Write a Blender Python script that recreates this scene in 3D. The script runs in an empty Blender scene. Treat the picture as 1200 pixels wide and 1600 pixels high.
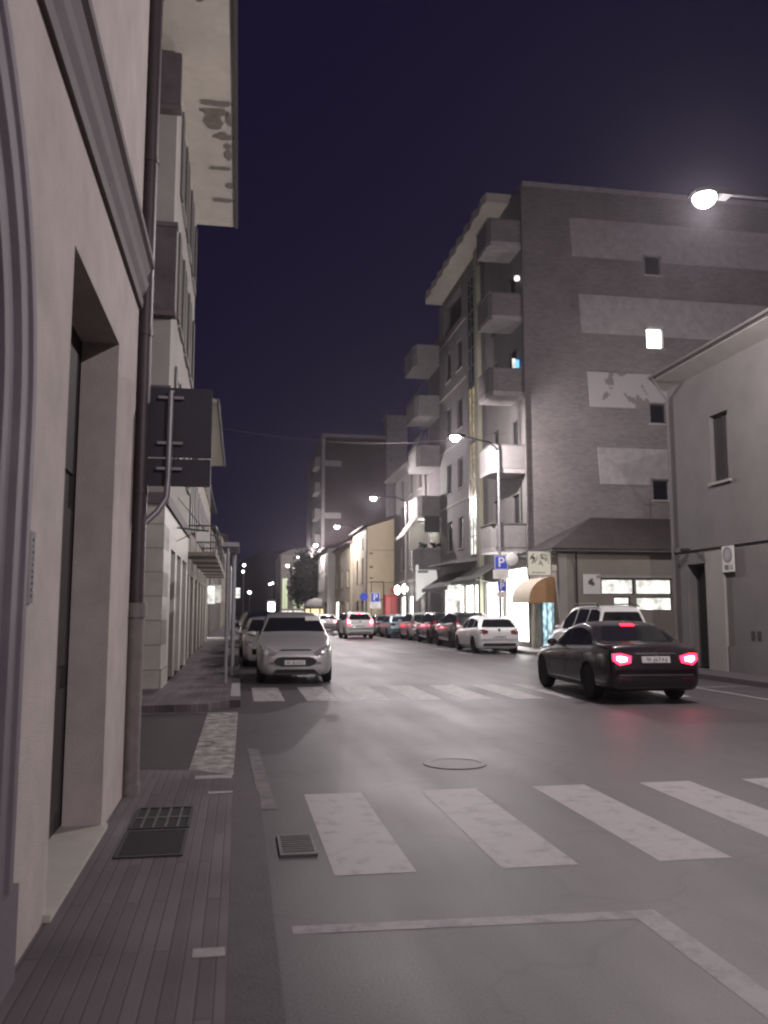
import bpy, bmesh, math, random
from mathutils import Vector, Matrix
from mathutils.bvhtree import BVHTree
R = math.radians
random.seed(7)
S = bpy.context.scene
COL = S.collection

# ---------------------------------------------------------------- camera
F, PITCH, YAW = 1330.0, 6.732, 9.62
cam = bpy.data.objects.new('camera', bpy.data.cameras.new('camera'))
COL.objects.link(cam)
cam.location = (0, 0, 1.6)
cam.rotation_euler = (R(90 + PITCH), 0, R(-YAW))
cam.data.sensor_fit = 'VERTICAL'
cam.data.sensor_height = 36
cam.data.lens = F / 1600 * 36
cam.data.clip_end = 3000
cam.data.dof.use_dof = True
cam.data.dof.focus_distance = 9.0
cam.data.dof.aperture_fstop = 2.6
S.camera = cam

# ---------------------------------------------------------------- world and exposure
S.view_settings.view_transform = 'Standard'
S.view_settings.look = 'None'
S.view_settings.gamma = 1
S.view_settings.exposure = 0.34
S.render.engine = 'CYCLES'
S.cycles.use_denoising = True
S.cycles.pixel_filter_type = 'BLACKMAN_HARRIS'
S.cycles.filter_width = 2.2
S.cycles.max_bounces = 6
S.cycles.sample_clamp_indirect = 4
W = bpy.data.worlds.new("World")
S.world = W
W.use_nodes = True
nt = W.node_tree
nt.nodes.clear()
out = nt.nodes.new('ShaderNodeOutputWorld')
bg1 = nt.nodes.new('ShaderNodeBackground')
bg1.inputs[0].default_value = (0.0064, 0.0045, 0.0165, 1)
bg1.inputs[1].default_value = 1.0
bg2 = nt.nodes.new('ShaderNodeBackground')
sky = nt.nodes.new('ShaderNodeTexSky')
sky.sky_type = 'NISHITA'
sky.sun_disc = False
sky.sun_elevation = R(-5.5)
sky.sun_rotation = R(200)
bg2.inputs[1].default_value = 0.06
ad = nt.nodes.new('ShaderNodeAddShader')
nt.links.new(sky.outputs[0], bg2.inputs[0])
nt.links.new(bg1.outputs[0], ad.inputs[0])
nt.links.new(bg2.outputs[0], ad.inputs[1])
nt.links.new(ad.outputs[0], out.inputs[0])
LAMP_W = 2350.0
HAZE = .00036
S.cycles.volume_bounces = 0
LAMP_COL = (1.0, 0.905, 0.915)

# ---------------------------------------------------------------- materials
MATS = {}
def mat(name, col, rough=.6, var=0., scale=3., bump=0., metal=0., coat=0., emis=None, estr=0., spec=.5, fine=60.):
    if name in MATS: return MATS[name]
    m = bpy.data.materials.new(name); m.use_nodes = True
    n = m.node_tree; b = n.nodes['Principled BSDF']
    c = (*col, 1)
    b.inputs['Base Color'].default_value = c
    b.inputs['Roughness'].default_value = rough
    b.inputs['Metallic'].default_value = metal
    b.inputs['Coat Weight'].default_value = coat
    b.inputs['Coat Roughness'].default_value = .06
    b.inputs['Specular IOR Level'].default_value = spec
    if emis:
        b.inputs['Emission Color'].default_value = (*emis, 1)
        b.inputs['Emission Strength'].default_value = estr
    if var or bump:
        g = n.nodes.new('ShaderNodeNewGeometry')
        n1 = n.nodes.new('ShaderNodeTexNoise'); n1.inputs['Scale'].default_value = scale; n1.inputs['Detail'].default_value = 8
        n1.inputs['Roughness'].default_value = .65
        n.links.new(g.outputs['Position'], n1.inputs['Vector'])
        if var:
            r = n.nodes.new('ShaderNodeMapRange')
            r.inputs[1].default_value = .3; r.inputs[2].default_value = .7
            r.inputs[3].default_value = 1 - var; r.inputs[4].default_value = 1 + var
            n.links.new(n1.outputs['Fac'], r.inputs[0])
            mx = n.nodes.new('ShaderNodeVectorMath'); mx.operation = 'SCALE'
            mx.inputs[0].default_value = col
            n.links.new(r.outputs[0], mx.inputs['Scale'])
            n.links.new(mx.outputs[0], b.inputs['Base Color'])
        if bump:
            n2 = n.nodes.new('ShaderNodeTexNoise'); n2.inputs['Scale'].default_value = fine; n2.inputs['Detail'].default_value = 4
            n.links.new(g.outputs['Position'], n2.inputs['Vector'])
            bp = n.nodes.new('ShaderNodeBump'); bp.inputs['Strength'].default_value = bump; bp.inputs['Distance'].default_value = .01
            n.links.new(n2.outputs['Fac'], bp.inputs['Height'])
            n.links.new(bp.outputs[0], b.inputs['Normal'])
    MATS[name] = m
    return m

def brickmat(name, c1, c2, mortar, axes, bw, rh, ms, rough=.8, bump=.3, var=.25, scale=1.2, bias=0.):
    m = bpy.data.materials.new(name); m.use_nodes = True
    n = m.node_tree; b = n.nodes['Principled BSDF']
    g = n.nodes.new('ShaderNodeNewGeometry')
    sp = n.nodes.new('ShaderNodeSeparateXYZ'); cb = n.nodes.new('ShaderNodeCombineXYZ')
    n.links.new(g.outputs['Position'], sp.inputs[0])
    n.links.new(sp.outputs['XYZ'.index(axes[0])], cb.inputs[0])
    n.links.new(sp.outputs['XYZ'.index(axes[1])], cb.inputs[1])
    t = n.nodes.new('ShaderNodeTexBrick')
    t.inputs['Scale'].default_value = 1
    t.inputs['Color1'].default_value = (*c1, 1); t.inputs['Color2'].default_value = (*c2, 1); t.inputs['Mortar'].default_value = (*mortar, 1)
    t.inputs['Mortar Size'].default_value = ms; t.inputs['Mortar Smooth'].default_value = .3
    t.inputs['Brick Width'].default_value = bw; t.inputs['Row Height'].default_value = rh; t.inputs['Bias'].default_value = bias
    n.links.new(cb.outputs[0], t.inputs['Vector'])
    no = n.nodes.new('ShaderNodeTexNoise'); no.inputs['Scale'].default_value = scale; no.inputs['Detail'].default_value = 8
    n.links.new(g.outputs['Position'], no.inputs['Vector'])
    r = n.nodes.new('ShaderNodeMapRange'); r.inputs[1].default_value = .3; r.inputs[2].default_value = .7
    r.inputs[3].default_value = 1 - var; r.inputs[4].default_value = 1 + var
    n.links.new(no.outputs['Fac'], r.inputs[0])
    mx = n.nodes.new('ShaderNodeVectorMath'); mx.operation = 'SCALE'
    n.links.new(t.outputs['Color'], mx.inputs[0]); n.links.new(r.outputs[0], mx.inputs['Scale'])
    n.links.new(mx.outputs[0], b.inputs['Base Color'])
    b.inputs['Roughness'].default_value = rough
    bp = n.nodes.new('ShaderNodeBump'); bp.inputs['Strength'].default_value = bump; bp.inputs['Distance'].default_value = .01; bp.invert = True
    n.links.new(t.outputs['Fac'], bp.inputs['Height']); n.links.new(bp.outputs[0], b.inputs['Normal'])
    MATS[name] = m
    return m

def asphalt():
    m = bpy.data.materials.new('asphalt'); m.use_nodes = True
    n = m.node_tree; b = n.nodes['Principled BSDF']
    g = n.nodes.new('ShaderNodeNewGeometry')
    big = n.nodes.new('ShaderNodeTexNoise'); big.inputs['Scale'].default_value = .35; big.inputs['Detail'].default_value = 10; big.inputs['Roughness'].default_value = .6
    fine = n.nodes.new('ShaderNodeTexNoise'); fine.inputs['Scale'].default_value = 70; fine.inputs['Detail'].default_value = 6
    mp = n.nodes.new('ShaderNodeMapping'); mp.inputs['Scale'].default_value = (1.6, .22, 1)   # tyre-polished bands run along the street
    bd = n.nodes.new('ShaderNodeTexNoise'); bd.inputs['Scale'].default_value = .9; bd.inputs['Detail'].default_value = 5
    n.links.new(g.outputs['Position'], mp.inputs[0]); n.links.new(mp.outputs[0], bd.inputs['Vector'])
    for k in (big, fine): n.links.new(g.outputs['Position'], k.inputs['Vector'])
    a = n.nodes.new('ShaderNodeMath'); a.operation = 'ADD'
    n.links.new(big.outputs['Fac'], a.inputs[0]); n.links.new(bd.outputs['Fac'], a.inputs[1])
    r = n.nodes.new('ShaderNodeMapRange'); r.inputs[1].default_value = .7; r.inputs[2].default_value = 1.3; r.inputs[3].default_value = .72; r.inputs[4].default_value = 1.28
    n.links.new(a.outputs[0], r.inputs[0])
    r2 = n.nodes.new('ShaderNodeMapRange'); r2.inputs[1].default_value = .3; r2.inputs[2].default_value = .7; r2.inputs[3].default_value = .58; r2.inputs[4].default_value = 1.42
    n.links.new(fine.outputs['Fac'], r2.inputs[0])
    mu = n.nodes.new('ShaderNodeMath'); mu.operation = 'MULTIPLY'
    n.links.new(r.outputs[0], mu.inputs[0]); n.links.new(r2.outputs[0], mu.inputs[1])
    vo = n.nodes.new('ShaderNodeTexVoronoi'); vo.feature = 'DISTANCE_TO_EDGE'; vo.inputs['Scale'].default_value = .55
    wn = n.nodes.new('ShaderNodeTexNoise'); wn.inputs['Scale'].default_value = 1.5; wn.inputs['Detail'].default_value = 6
    n.links.new(g.outputs['Position'], wn.inputs['Vector'])
    av = n.nodes.new('ShaderNodeVectorMath'); av.operation = 'MULTIPLY_ADD'; av.inputs[1].default_value = (.9, .9, 0)
    n.links.new(wn.outputs['Color'], av.inputs[0]); n.links.new(g.outputs['Position'], av.inputs[2]); n.links.new(av.outputs[0], vo.inputs['Vector'])
    ck = n.nodes.new('ShaderNodeMapRange'); ck.inputs[1].default_value = .0; ck.inputs[2].default_value = .012; ck.inputs[3].default_value = .62; ck.inputs[4].default_value = 1
    n.links.new(vo.outputs['Distance'], ck.inputs[0])
    mk = n.nodes.new('ShaderNodeMath'); mk.operation = 'MULTIPLY'; n.links.new(mu.outputs[0], mk.inputs[0]); n.links.new(ck.outputs[0], mk.inputs[1]); mu = mk
    mx = n.nodes.new('ShaderNodeVectorMath'); mx.operation = 'SCALE'; mx.inputs[0].default_value = (.049, .041, .044)
    n.links.new(mu.outputs[0], mx.inputs['Scale']); n.links.new(mx.outputs[0], b.inputs['Base Color'])
    rr = n.nodes.new('ShaderNodeMapRange'); rr.inputs[1].default_value = .7; rr.inputs[2].default_value = 1.3; rr.inputs[3].default_value = .61; rr.inputs[4].default_value = .50
    n.links.new(a.outputs[0], rr.inputs[0]); n.links.new(rr.outputs[0], b.inputs['Roughness'])
    bp = n.nodes.new('ShaderNodeBump'); bp.inputs['Strength'].default_value = .18; bp.inputs['Distance'].default_value = .006
    n.links.new(fine.outputs['Fac'], bp.inputs['Height']); n.links.new(bp.outputs[0], b.inputs['Normal'])
    MATS['asphalt'] = m
    return m

def paintmark(name, worn, col=(.55, .54, .52)):
    """road paint worn through to the asphalt in patches"""
    m = bpy.data.materials.new(name); m.use_nodes = True
    n = m.node_tree; b = n.nodes['Principled BSDF']
    g = n.nodes.new('ShaderNodeNewGeometry')
    t = n.nodes.new('ShaderNodeTexNoise'); t.inputs['Scale'].default_value = 5; t.inputs['Detail'].default_value = 10; t.inputs['Roughness'].default_value = .75
    n.links.new(g.outputs['Position'], t.inputs['Vector'])
    r = n.nodes.new('ShaderNodeValToRGB')
    r.color_ramp.elements[0].position = max(0, worn - .12); r.color_ramp.elements[0].color = (.06, .052, .055, 1)
    r.color_ramp.elements[1].position = worn + .12; r.color_ramp.elements[1].color = (*col, 1)
    n.links.new(t.outputs['Fac'], r.inputs[0]); n.links.new(r.outputs[0], b.inputs['Base Color'])
    b.inputs['Roughness'].default_value = .6
    MATS[name] = m
    return m

def emit(name, col, strength):
    if name in MATS: return MATS[name]
    return mat(name, (.02, .02, .02), .4, emis=col, estr=strength)

asphalt()
mat('plaster_near', (.43, .385, .355), .88, .15, 2.2, .6, fine=110.)
mat('lilac_stone', (.13, .112, .128), .7, .15, 3, .2)
mat('moulding', (.10, .083, .088), .75, .12, 4, .15)
mat('dark_wood', (.02, .017, .018), .55, .2, 8)
mat('pipe_dark', (.07, .056, .06), .5, .15, 6, metal=.3)
mat('pipe_iron', (.20, .175, .165), .6, .2, 10)
mat('render_pale', (.29, .275, .255), .85, .12, 1.2, .2)
mat('render_grey', (.15, .14, .135), .85, .12, 1.2, .2)
mat('render_warm', (.22, .20, .17), .85, .12, .8, .2)
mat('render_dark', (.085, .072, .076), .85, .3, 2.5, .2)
mat('soffit_b2', (.50, .46, .40), .9, .10, 2.5, .2)
mat('stain', (.17, .145, .12), .9, .3, 6)
mat('stone_pale', (.42, .40, .35), .6, .10, 3, .1)
brickmat('stone_slabs', (.42, .40, .35), (.38, .36, .315), (.2, .19, .165), 'XZ', 3.0, .48, .012, .6, .3, .12, 3)
mat('render_cream', (.40, .35, .26), .85, .1, .8, .2)
mat('yellow_plaster', (.54, .45, .31), .85, .08, 1, .2)
mat('olive_pilaster', (.26, .26, .19), .8, .1, 2, .1)
mat('roof_tile', (.055, .04, .04), .85, .35, 5, .5)
mat('fascia', (.11, .10, .098), .7, .15, 4)
mat('shutter_dark', (.045, .038, .038), .6, .2, 6)
mat('shutter_grey', (.10, .095, .09), .6, .2, 6)
mat('frame_dark', (.03, .03, .032), .5)
mat('arm_black', (.004, .004, .004), 1., spec=.05)
mat('frame_white', (.55, .54, .52), .5)
mat('frame_metal', (.25, .25, .25), .35, metal=.8)
mat('galv', (.30, .30, .31), .42, .15, 12, metal=.55)
mat('sign_back', (.035, .032, .042), .6, .15, 6)
mat('sign_white', (.62, .62, .60), .5, .05, 6)
mat('sign_blue', (.02, .045, .42), .4)
mat('black_paint', (.015, .015, .015), .5)
mat('glass_dark', (.012, .013, .015), .06, spec=.7)
mat('tyre', (.014, .014, .015), .8)
mat('rim', (.45, .45, .46), .35, metal=.35)
mat('plastic_black', (.02, .02, .021), .5)
mat('plate', (.62, .62, .60), .45)
mat('chrome', (.6, .6, .6), .15, metal=1)
mat('lamp_clear', (.45, .45, .46), .1, metal=.6)
mat('tail_off', (.14, .008, .014), .2, coat=.6)
mat('interior', (.03, .03, .032), .7)
mat('patch_dark', (.042, .035, .037), .58, .25, 6, .4)
mat('kerb', (.068, .057, .062), .75, .18, 6, .3)
mat('kerb_white', (.30, .285, .28), .75, .35, 8, .3)
mat('gutter', (.078, .066, .070), .75, .25, 3, .3)
mat('iron', (.03, .028, .03), .6, .2, 10)
mat('iron_worn', (.115, .105, .104), .6, .2, 10, metal=.2)
mat('hole', (.006, .006, .006), .9)
mat('canvas_dark', (.075, .077, .072), .85, .1, 5)
mat('canvas_cream', (.50, .45, .36), .85, .08, 5)
mat('canvas_orange', (.42, .25, .12), .85, .1, 5)
mat('foliage_dark', (.014, .016, .012), .8, .4, 3)
mat('bark', (.05, .04, .035), .9, .3, 8)
mat('concrete', (.285, .265, .265), .85, .2, 2.5, .3)
mat('concrete_bal', (.205, .195, .19), .85, .15, 2.5, .3)
mat('glassfront', (.05, .05, .05), .15)
mat('red_box', (.45, .03, .04), .5)
mat('truck_white', (.5, .5, .5), .5)
brickmat('brickwall', (.138, .121, .120), (.188, .167, .166), (.165, .150, .15), 'XZ', .26, .09, .014, .85, .6, .14, .6)
brickmat('brickface', (.17, .15, .135), (.23, .20, .18), (.2, .19, .18), 'YZ', .3, .1, .01, .85, .4, .2, 1)
brickmat('brown_brick', (.048, .033, .034), (.066, .046, .046), (.05, .04, .04), 'XZ', .3, .1, .01, .85, .3, .2, .3)
brickmat('paving', (.080, .064, .071), (.118, .098, .106), (.056, .045, .05), 'YX', 1.35, .068, .005, .72, .5, .42, 1.1)
brickmat('tiles', (.035, .025, .025), (.026, .019, .019), (.02, .016, .016), 'XY', .25, .35, .03, .85, .8, .3, 2)
paintmark('mark_fresh', .37, (.32, .295, .30))
paintmark('mark_soft', .50, (.17, .155, .155))
paintmark('mark_mid', .44, (.36, .345, .34))
paintmark('mark_worn', .50, (.42, .41, .38))
paintmark('mark_line', .43, (.27, .25, .255))
emit('lit_white', (1, .98, .93), 10)
emit('lit_soft', (1, .97, .9), .9)
emit('lit_dim', (1, .95, .85), .30)
def uneven(name, sc, lo, hi):
    m = MATS[name]; n = m.node_tree; b = n.nodes['Principled BSDF']; st = b.inputs['Emission Strength'].default_value
    g = n.nodes.new('ShaderNodeNewGeometry'); t = n.nodes.new('ShaderNodeTexNoise'); t.inputs['Scale'].default_value = sc; t.inputs['Detail'].default_value = 3
    q = n.nodes.new('ShaderNodeMapRange'); q.inputs[1].default_value = .35; q.inputs[2].default_value = .65; q.inputs[3].default_value = lo * st; q.inputs[4].default_value = hi * st
    n.links.new(g.outputs['Position'], t.inputs['Vector']); n.links.new(t.outputs['Fac'], q.inputs[0]); n.links.new(q.outputs[0], b.inputs['Emission Strength'])
uneven('lit_soft', 2.2, .45, 1.5); uneven('lit_dim', 2, .3, 1.6)
emit('lit_blue', (.55, .85, 1), .75)
emit('lit_tv', (.1, .35, 1), 2.)
emit('lit_yellow', (1, .78, .42), .28); uneven('lit_blue', 3.5, .2, 1.8); uneven('lit_yellow', 3, .4, 1.6)
emit('lit_green', (.9, 1, .6), .55)
emit('lit_warm', (1, .75, .4), 1.2)
emit('bulb', (1, .98, .95), 40)
emit('bulb_far', (1, .98, .95), 16)
emit('brake', (1, .010, .034), 5.5)
emit('brake_near', (1, .010, .034), 10)
emit('brake_core', (1, .22, .32), 30)
emit('brake_far', (1, .02, .06), 9)

# ---------------------------------------------------------------- object helpers
def world_off(p):
    v = Vector((0, 0, 0))
    while p is not None:
        v += p.location; p = p.parent
    return v
def obj(name, bm, mats, parent=None, smooth=False, world=True, sharp=None):
    me = bpy.data.meshes.new(name)
    if parent is not None and world:
        bmesh.ops.translate(bm, verts=bm.verts, vec=-world_off(parent))
    bmesh.ops.recalc_face_normals(bm, faces=bm.faces)
    bm.to_mesh(me); bm.free()
    for m in (mats if isinstance(mats, (list, tuple)) else [mats]):
        me.materials.append(MATS[m] if isinstance(m, str) else m)
    if smooth:
        me.shade_smooth()
        if sharp: me.set_sharp_from_angle(angle=R(sharp))
    o = bpy.data.objects.new(name, me); COL.objects.link(o)
    o.parent = parent
    return o
def tag(o, label=None, cat=None, group=None, kind=None):
    if label: o['label'] = label
    if cat: o['category'] = cat
    if group: o['group'] = group
    if kind: o['kind'] = kind
    return o
def thing(name, loc, label, cat, group=None, rz=0):
    o = bpy.data.objects.new(name, None); COL.objects.link(o)
    o.location = loc; o.rotation_euler = (0, 0, rz); o.empty_display_size = .2
    return tag(o, label, cat, group)
def struct(name, bm, m, smooth=False):
    return tag(obj(name, bm, m, None, smooth), kind='structure')
def copy_tree(o, parent=None):
    c = o.copy(); COL.objects.link(c); c.parent = parent
    for ch in list(o.children): copy_tree(ch, c)
    return c
def BM(): return bmesh.new()
def box(bm, x0, x1, y0, y1, z0, z1, mi=0):
    v = [bm.verts.new((x, y, z)) for x in (x0, x1) for y in (y0, y1) for z in (z0, z1)]
    for q in ((0, 1, 3, 2), (4, 6, 7, 5), (0, 4, 5, 1), (2, 3, 7, 6), (0, 2, 6, 4), (1, 5, 7, 3)):
        f = bm.faces.new([v[i] for i in q]); f.material_index = mi
def quad(bm, pts, mi=0):
    f = bm.faces.new([bm.verts.new(p) for p in pts]); f.material_index = mi; return f
def prism(bm, poly, axis, a0, a1, mi=0):
    """poly of 2D points extruded along axis; axis x: (y,z), y: (x,z), z: (x,y)"""
    def P(p, a):
        return {'x': (a, p[0], p[1]), 'y': (p[0], a, p[1]), 'z': (p[0], p[1], a)}[axis]
    A = [bm.verts.new(P(p, a0)) for p in poly]; B = [bm.verts.new(P(p, a1)) for p in poly]
    n = len(poly)
    for i in range(n):
        f = bm.faces.new((A[i], A[(i + 1) % n], B[(i + 1) % n], B[i])); f.material_index = mi
    for c in (A, B):
        f = bm.faces.new(c); f.material_index = mi
def tube(bm, pts, r, n=10, mi=0, cap=True):
    pts = [Vector(p) for p in pts]
    rs = r if isinstance(r, (list, tuple)) else [r] * len(pts)
    rings = []
    for i, p in enumerate(pts):
        d = (pts[min(i + 1, len(pts) - 1)] - pts[max(i - 1, 0)]).normalized()
        a = Vector((1, 0, 0)) if abs(d.x) < .8 else Vector((0, 1, 0))
        u = d.cross(a).normalized(); w = d.cross(u)
        rings.append([bm.verts.new(p + (u * math.cos(t) + w * math.sin(t)) * rs[i]) for t in [2 * math.pi * k / n for k in range(n)]])
    for i in range(len(rings) - 1):
        for k in range(n):
            f = bm.faces.new((rings[i][k], rings[i][(k + 1) % n], rings[i + 1][(k + 1) % n], rings[i + 1][k])); f.material_index = mi
    if cap:
        for c in (rings[0], rings[-1]):
            f = bm.faces.new(c); f.material_index = mi
def lathe(bm, prof, center, axis='z', n=24, mi=0):
    """prof: list of (radius, along)"""
    c = Vector(center); rings = []
    for r, a in prof:
        ring = []
        for k in range(n):
            t = 2 * math.pi * k / n
            if axis == 'z': p = (r * math.cos(t), r * math.sin(t), a)
            elif axis == 'x': p = (a, r * math.cos(t), r * math.sin(t))
            else: p = (r * math.cos(t), a, r * math.sin(t))
            ring.append(bm.verts.new(c + Vector(p)))
        rings.append(ring)
    for i in range(len(rings) - 1):
        for k in range(n):
            f = bm.faces.new((rings[i][k], rings[i][(k + 1) % n], rings[i + 1][(k + 1) % n], rings[i + 1][k])); f.material_index = mi
    for c2 in (rings[0], rings[-1]):
        f = bm.faces.new(c2); f.material_index = mi

class Plane:
    """vertical wall plane; horizontal coordinate a, height z, depth d inward (behind the face)"""
    def __init__(s, ax, c, n): s.ax, s.c, s.n = ax, c, n
    def p(s, a, z, d=0): return (s.c - s.n * d, a, z) if s.ax == 'x' else (a, s.c - s.n * d, z)
    def box(s, bm, a0, a1, z0, z1, d0, d1, mi=0):
        v0, v1 = s.p(a0, z0, d0), s.p(a1, z1, d1)
        box(bm, min(v0[0], v1[0]), max(v0[0], v1[0]), min(v0[1], v1[1]), max(v0[1], v1[1]), z0, z1, mi)
def wall(bm, P, a0, a1, z0, z1, holes, depth=.22, mi=0):
    A = sorted({a0, a1, *[h[0] for h in holes], *[h[1] for h in holes]}); A = [a for a in A if a0 <= a <= a1]
    Z = sorted({z0, z1, *[h[2] for h in holes], *[h[3] for h in holes]}); Z = [z for z in Z if z0 <= z <= z1]
    for i in range(len(A) - 1):
        for j in range(len(Z) - 1):
            ca, cz = (A[i] + A[i + 1]) / 2, (Z[j] + Z[j + 1]) / 2
            if any(h[0] < ca < h[1] and h[2] < cz < h[3] for h in holes): continue
            quad(bm, [P.p(A[i], Z[j]), P.p(A[i + 1], Z[j]), P.p(A[i + 1], Z[j + 1]), P.p(A[i], Z[j + 1])], mi)
    for h in holes:
        dd = h[4] if len(h) > 4 else depth
        c = [(h[0], h[2]), (h[1], h[2]), (h[1], h[3]), (h[0], h[3])]
        for k in range(4):
            p, q = c[k], c[(k + 1) % 4]
            quad(bm, [P.p(*p), P.p(*q), P.p(*q, dd), P.p(*p, dd)], mi)
def window(parent, P, a0, a1, z0, z1, style='glass', d=.14, frame='frame_dark', pane='glass_dark', sill=True, n=2, name='window'):
    bm = BM(); t = .05
    P.box(bm, a0 + .002, a0 + t, z0, z1, d, d + .06); P.box(bm, a1 - t, a1 - .002, z0, z1, d, d + .06)
    P.box(bm, a0 + t, a1 - t, z1 - t, z1 - .002, d, d + .06); P.box(bm, a0 + t, a1 - t, z0 + .002, z0 + t, d, d + .06)
    for k in range(1, n):
        a = a0 + (a1 - a0) * k / n
        P.box(bm, a - .025, a + .025, z0 + t, z1 - t, d + .004, d + .05)
    w = obj(name, bm, frame, parent)
    bm = BM()
    if style == 'shutter':
        k = z0 + t
        while k < z1 - t - .02:
            e = min(k + .075, z1 - t)
            v = [P.p(a0 + t, k, d + .012), P.p(a1 - t, k, d + .012), P.p(a1 - t, e, d + .045), P.p(a0 + t, e, d + .045)]
            quad(bm, v)
            quad(bm, [P.p(a0 + t, e, d + .045), P.p(a1 - t, e, d + .045), P.p(a1 - t, e, d + .012), P.p(a0 + t, e, d + .012)])
            k += .075
        obj('shutter', bm, 'shutter_dark' if pane == 'glass_dark' else pane, w)
    else:
        P.box(bm, a0 + t, a1 - t, z0 + t, z1 - t, d + .03, d + .04)
        obj('pane', bm, pane, w)
    if sill:
        bm = BM(); P.box(bm, a0 - .08, a1 + .08, z0 - .07, z0 - .002, -.07, d)
        obj('sill', bm, 'render_pale', w)
    return w
def fontmesh(txt, size, name, m, parent, M):
    cu = bpy.data.curves.new('t', 'FONT'); cu.body = txt; cu.size = size; cu.align_x = 'CENTER'; cu.align_y = 'CENTER'; cu.extrude = .003; cu.offset = .012 * size
    o = bpy.data.objects.new('t', cu); COL.objects.link(o)
    dg = bpy.context.evaluated_depsgraph_get()
    me = bpy.data.meshes.new_from_object(o.evaluated_get(dg)); me.name = name
    bpy.data.objects.remove(o); bpy.data.curves.remove(cu)
    me.transform(M); me.materials.clear(); me.materials.append(MATS[m])
    q = bpy.data.objects.new(name, me); COL.objects.link(q); q.parent = parent
    return q
FACE_CAM = Matrix.Rotation(R(90), 4, 'X')     # text in the xz plane read from -y

exec_sections = []
# ================================================================= GROUND
bm = BM(); quad(bm, [(-700, -60, -.03), (700, -60, -.03), (700, 900, -.03), (-700, 900, -.03)])
struct('ground', bm, 'asphalt')
bm = BM(); quad(bm, [(-14, -20, 0), (30, -20, 0), (30, 240, 0), (-14, 240, 0)])
struct('road', bm, 'asphalt')

def slab(bm, poly, z0, z1, mi=0): prism(bm, poly, 'z', z0, z1, mi)
def arc(cx, cy, r, a0, a1, n=8): return [(cx + r * math.cos(R(a0 + (a1 - a0) * i / n)), cy + r * math.sin(R(a0 + (a1 - a0) * i / n))) for i in range(n + 1)]
# near left pavement: tiled part and kerb band; rounded towards the side street
bm = BM(); slab(bm, [(-3, -12), (-.02, -12), (-.02, 8.15), (-.35, 8.45), (-1.2, 8.62), (-3, 8.62)], -.02, .12)
struct('pavement', bm, 'paving')
bm = BM(); slab(bm, [(-.019, -12), (.2, -12), (.2, 7.3), (.16, 7.75), (.06, 8.05), (-.019, 8.15)], -.02, .115)
struct('kerb', bm, 'kerb')
bm = BM(); slab(bm, [(.2, -12), (.44, -12), (.44, 7.3), (.2, 7.3)], -.01, .0009)
struct('gutter', bm, 'asphalt')
bm = BM()
y = 7.25
for k in range(7):
    l = .35 + .3 * random.random(); s = .21 - .012 * k
    quad(bm, [(s, y, .004), (s + .13, y + .01, .004), (s + .12, y + l, .004), (s - .01, y + l, .004)]); y += l + .01
struct('kerb_stones', bm, 'mark_soft')
# pavement beyond the side street, left
bm = BM(); slab(bm, [(-9, 14.35), (-1, 14.35), (-.45, 14.5), (-.12, 15.0), (-.12, 120), (-9, 120)], -.02, .12)
struct('pavement', bm, 'paving')
bm = BM()
slab(bm, [(-.119, 15.0), (.06, 15.0), (.06, 120), (-.119, 120)], -.02, .115)
struct('kerb', bm, 'kerb')
bm = BM(); slab(bm, [(-.115, 15.7), (.055, 15.7), (.055, 18.6), (-.115, 18.6)], .1, .119)
struct('kerb_paint', bm, 'kerb_white')
# right pavements
bm = BM(); slab(bm, [(11.1, -20), (14, -20), (14, 23.4), (12.4, 23.4)] + arc(12.4, 22.1, 1.3, 90, 180, 6)[1:], -.02, .12)
struct('pavement', bm, 'kerb')
bm = BM(); slab(bm, [(12.4, 30.6), (20, 30.6), (20, 34), (14, 40), (14, 66), (9.9, 67.5), (10.9, 60), (10.9, 32.1)] + arc(12.4, 32.1, 1.5, 180, 270, 6)[1:-1], -.02, .12)
struct('pavement', bm, 'kerb_white')
bm = BM(); slab(bm, [(9.0, 64), (14, 66.2), (12, 240), (8.8, 240)], -.02, .115)
struct('pavement', bm, 'kerb')

# painted markings, each bar a sheet 4 mm above the road
bm = BM()
for k in range(7):
    x = .61 + 1.055 * k
    quad(bm, [(x, 5.4 - .02 * k, .0015), (x + .51, 5.4 - .02 * k, .0015), (x + .5, 7.78, .0015), (x - .01, 7.78, .0015)])
struct('crosswalk_paint', bm, 'mark_fresh')
bm = BM()
for k in range(9):
    x = .3 + .965 * k
    quad(bm, [(x, 15.85 - .06 * k, .0015), (x + .56, 15.85 - .06 * k, .0015), (x + .56, 18.7, .0015), (x, 18.7, .0015)])
struct('crosswalk_paint', bm, 'mark_mid')
bm = BM(); quad(bm, [(-.47, 8.88, .004), (-.02, 8.82, .004), (.02, 14.2, .004), (-.46, 14.25, .004)])
struct('crosswalk_paint', bm, 'mark_worn')
bm = BM()
quad(bm, [(.3, 4.49, .0015), (2.25, 4.40, .0015), (2.25, 4.52, .0015), (.3, 4.60, .0015)])
quad(bm, [(2.1, 1.5, .0015), (2.25, 1.5, .0015), (2.25, 4.398, .0015), (2.1, 4.405, .0015)])
quad(bm, [(-2.2, 9.62, .004), (-.48, 8.93, .004), (-.48, 9.02, .004), (-2.2, 9.74, .004)])
quad(bm, [(-5, 14.18, .004), (-.48, 14.2, .004), (-.48, 14.28, .004), (-5, 14.27, .004)])
quad(bm, [(9.62, 8, .004), (9.72, 8, .004), (9.72, 17.3, .004), (9.62, 17.3, .004)])
quad(bm, [(9.72, 17.2, .004), (11.0, 17.2, .004), (11.0, 17.3, .004), (9.72, 17.3, .004)])
quad(bm, [(8.7, 31.6, .004), (8.8, 31.6, .004), (8.8, 62, .004), (8.7, 62, .004)])
struct('painted_line', bm, 'mark_line')

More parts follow.
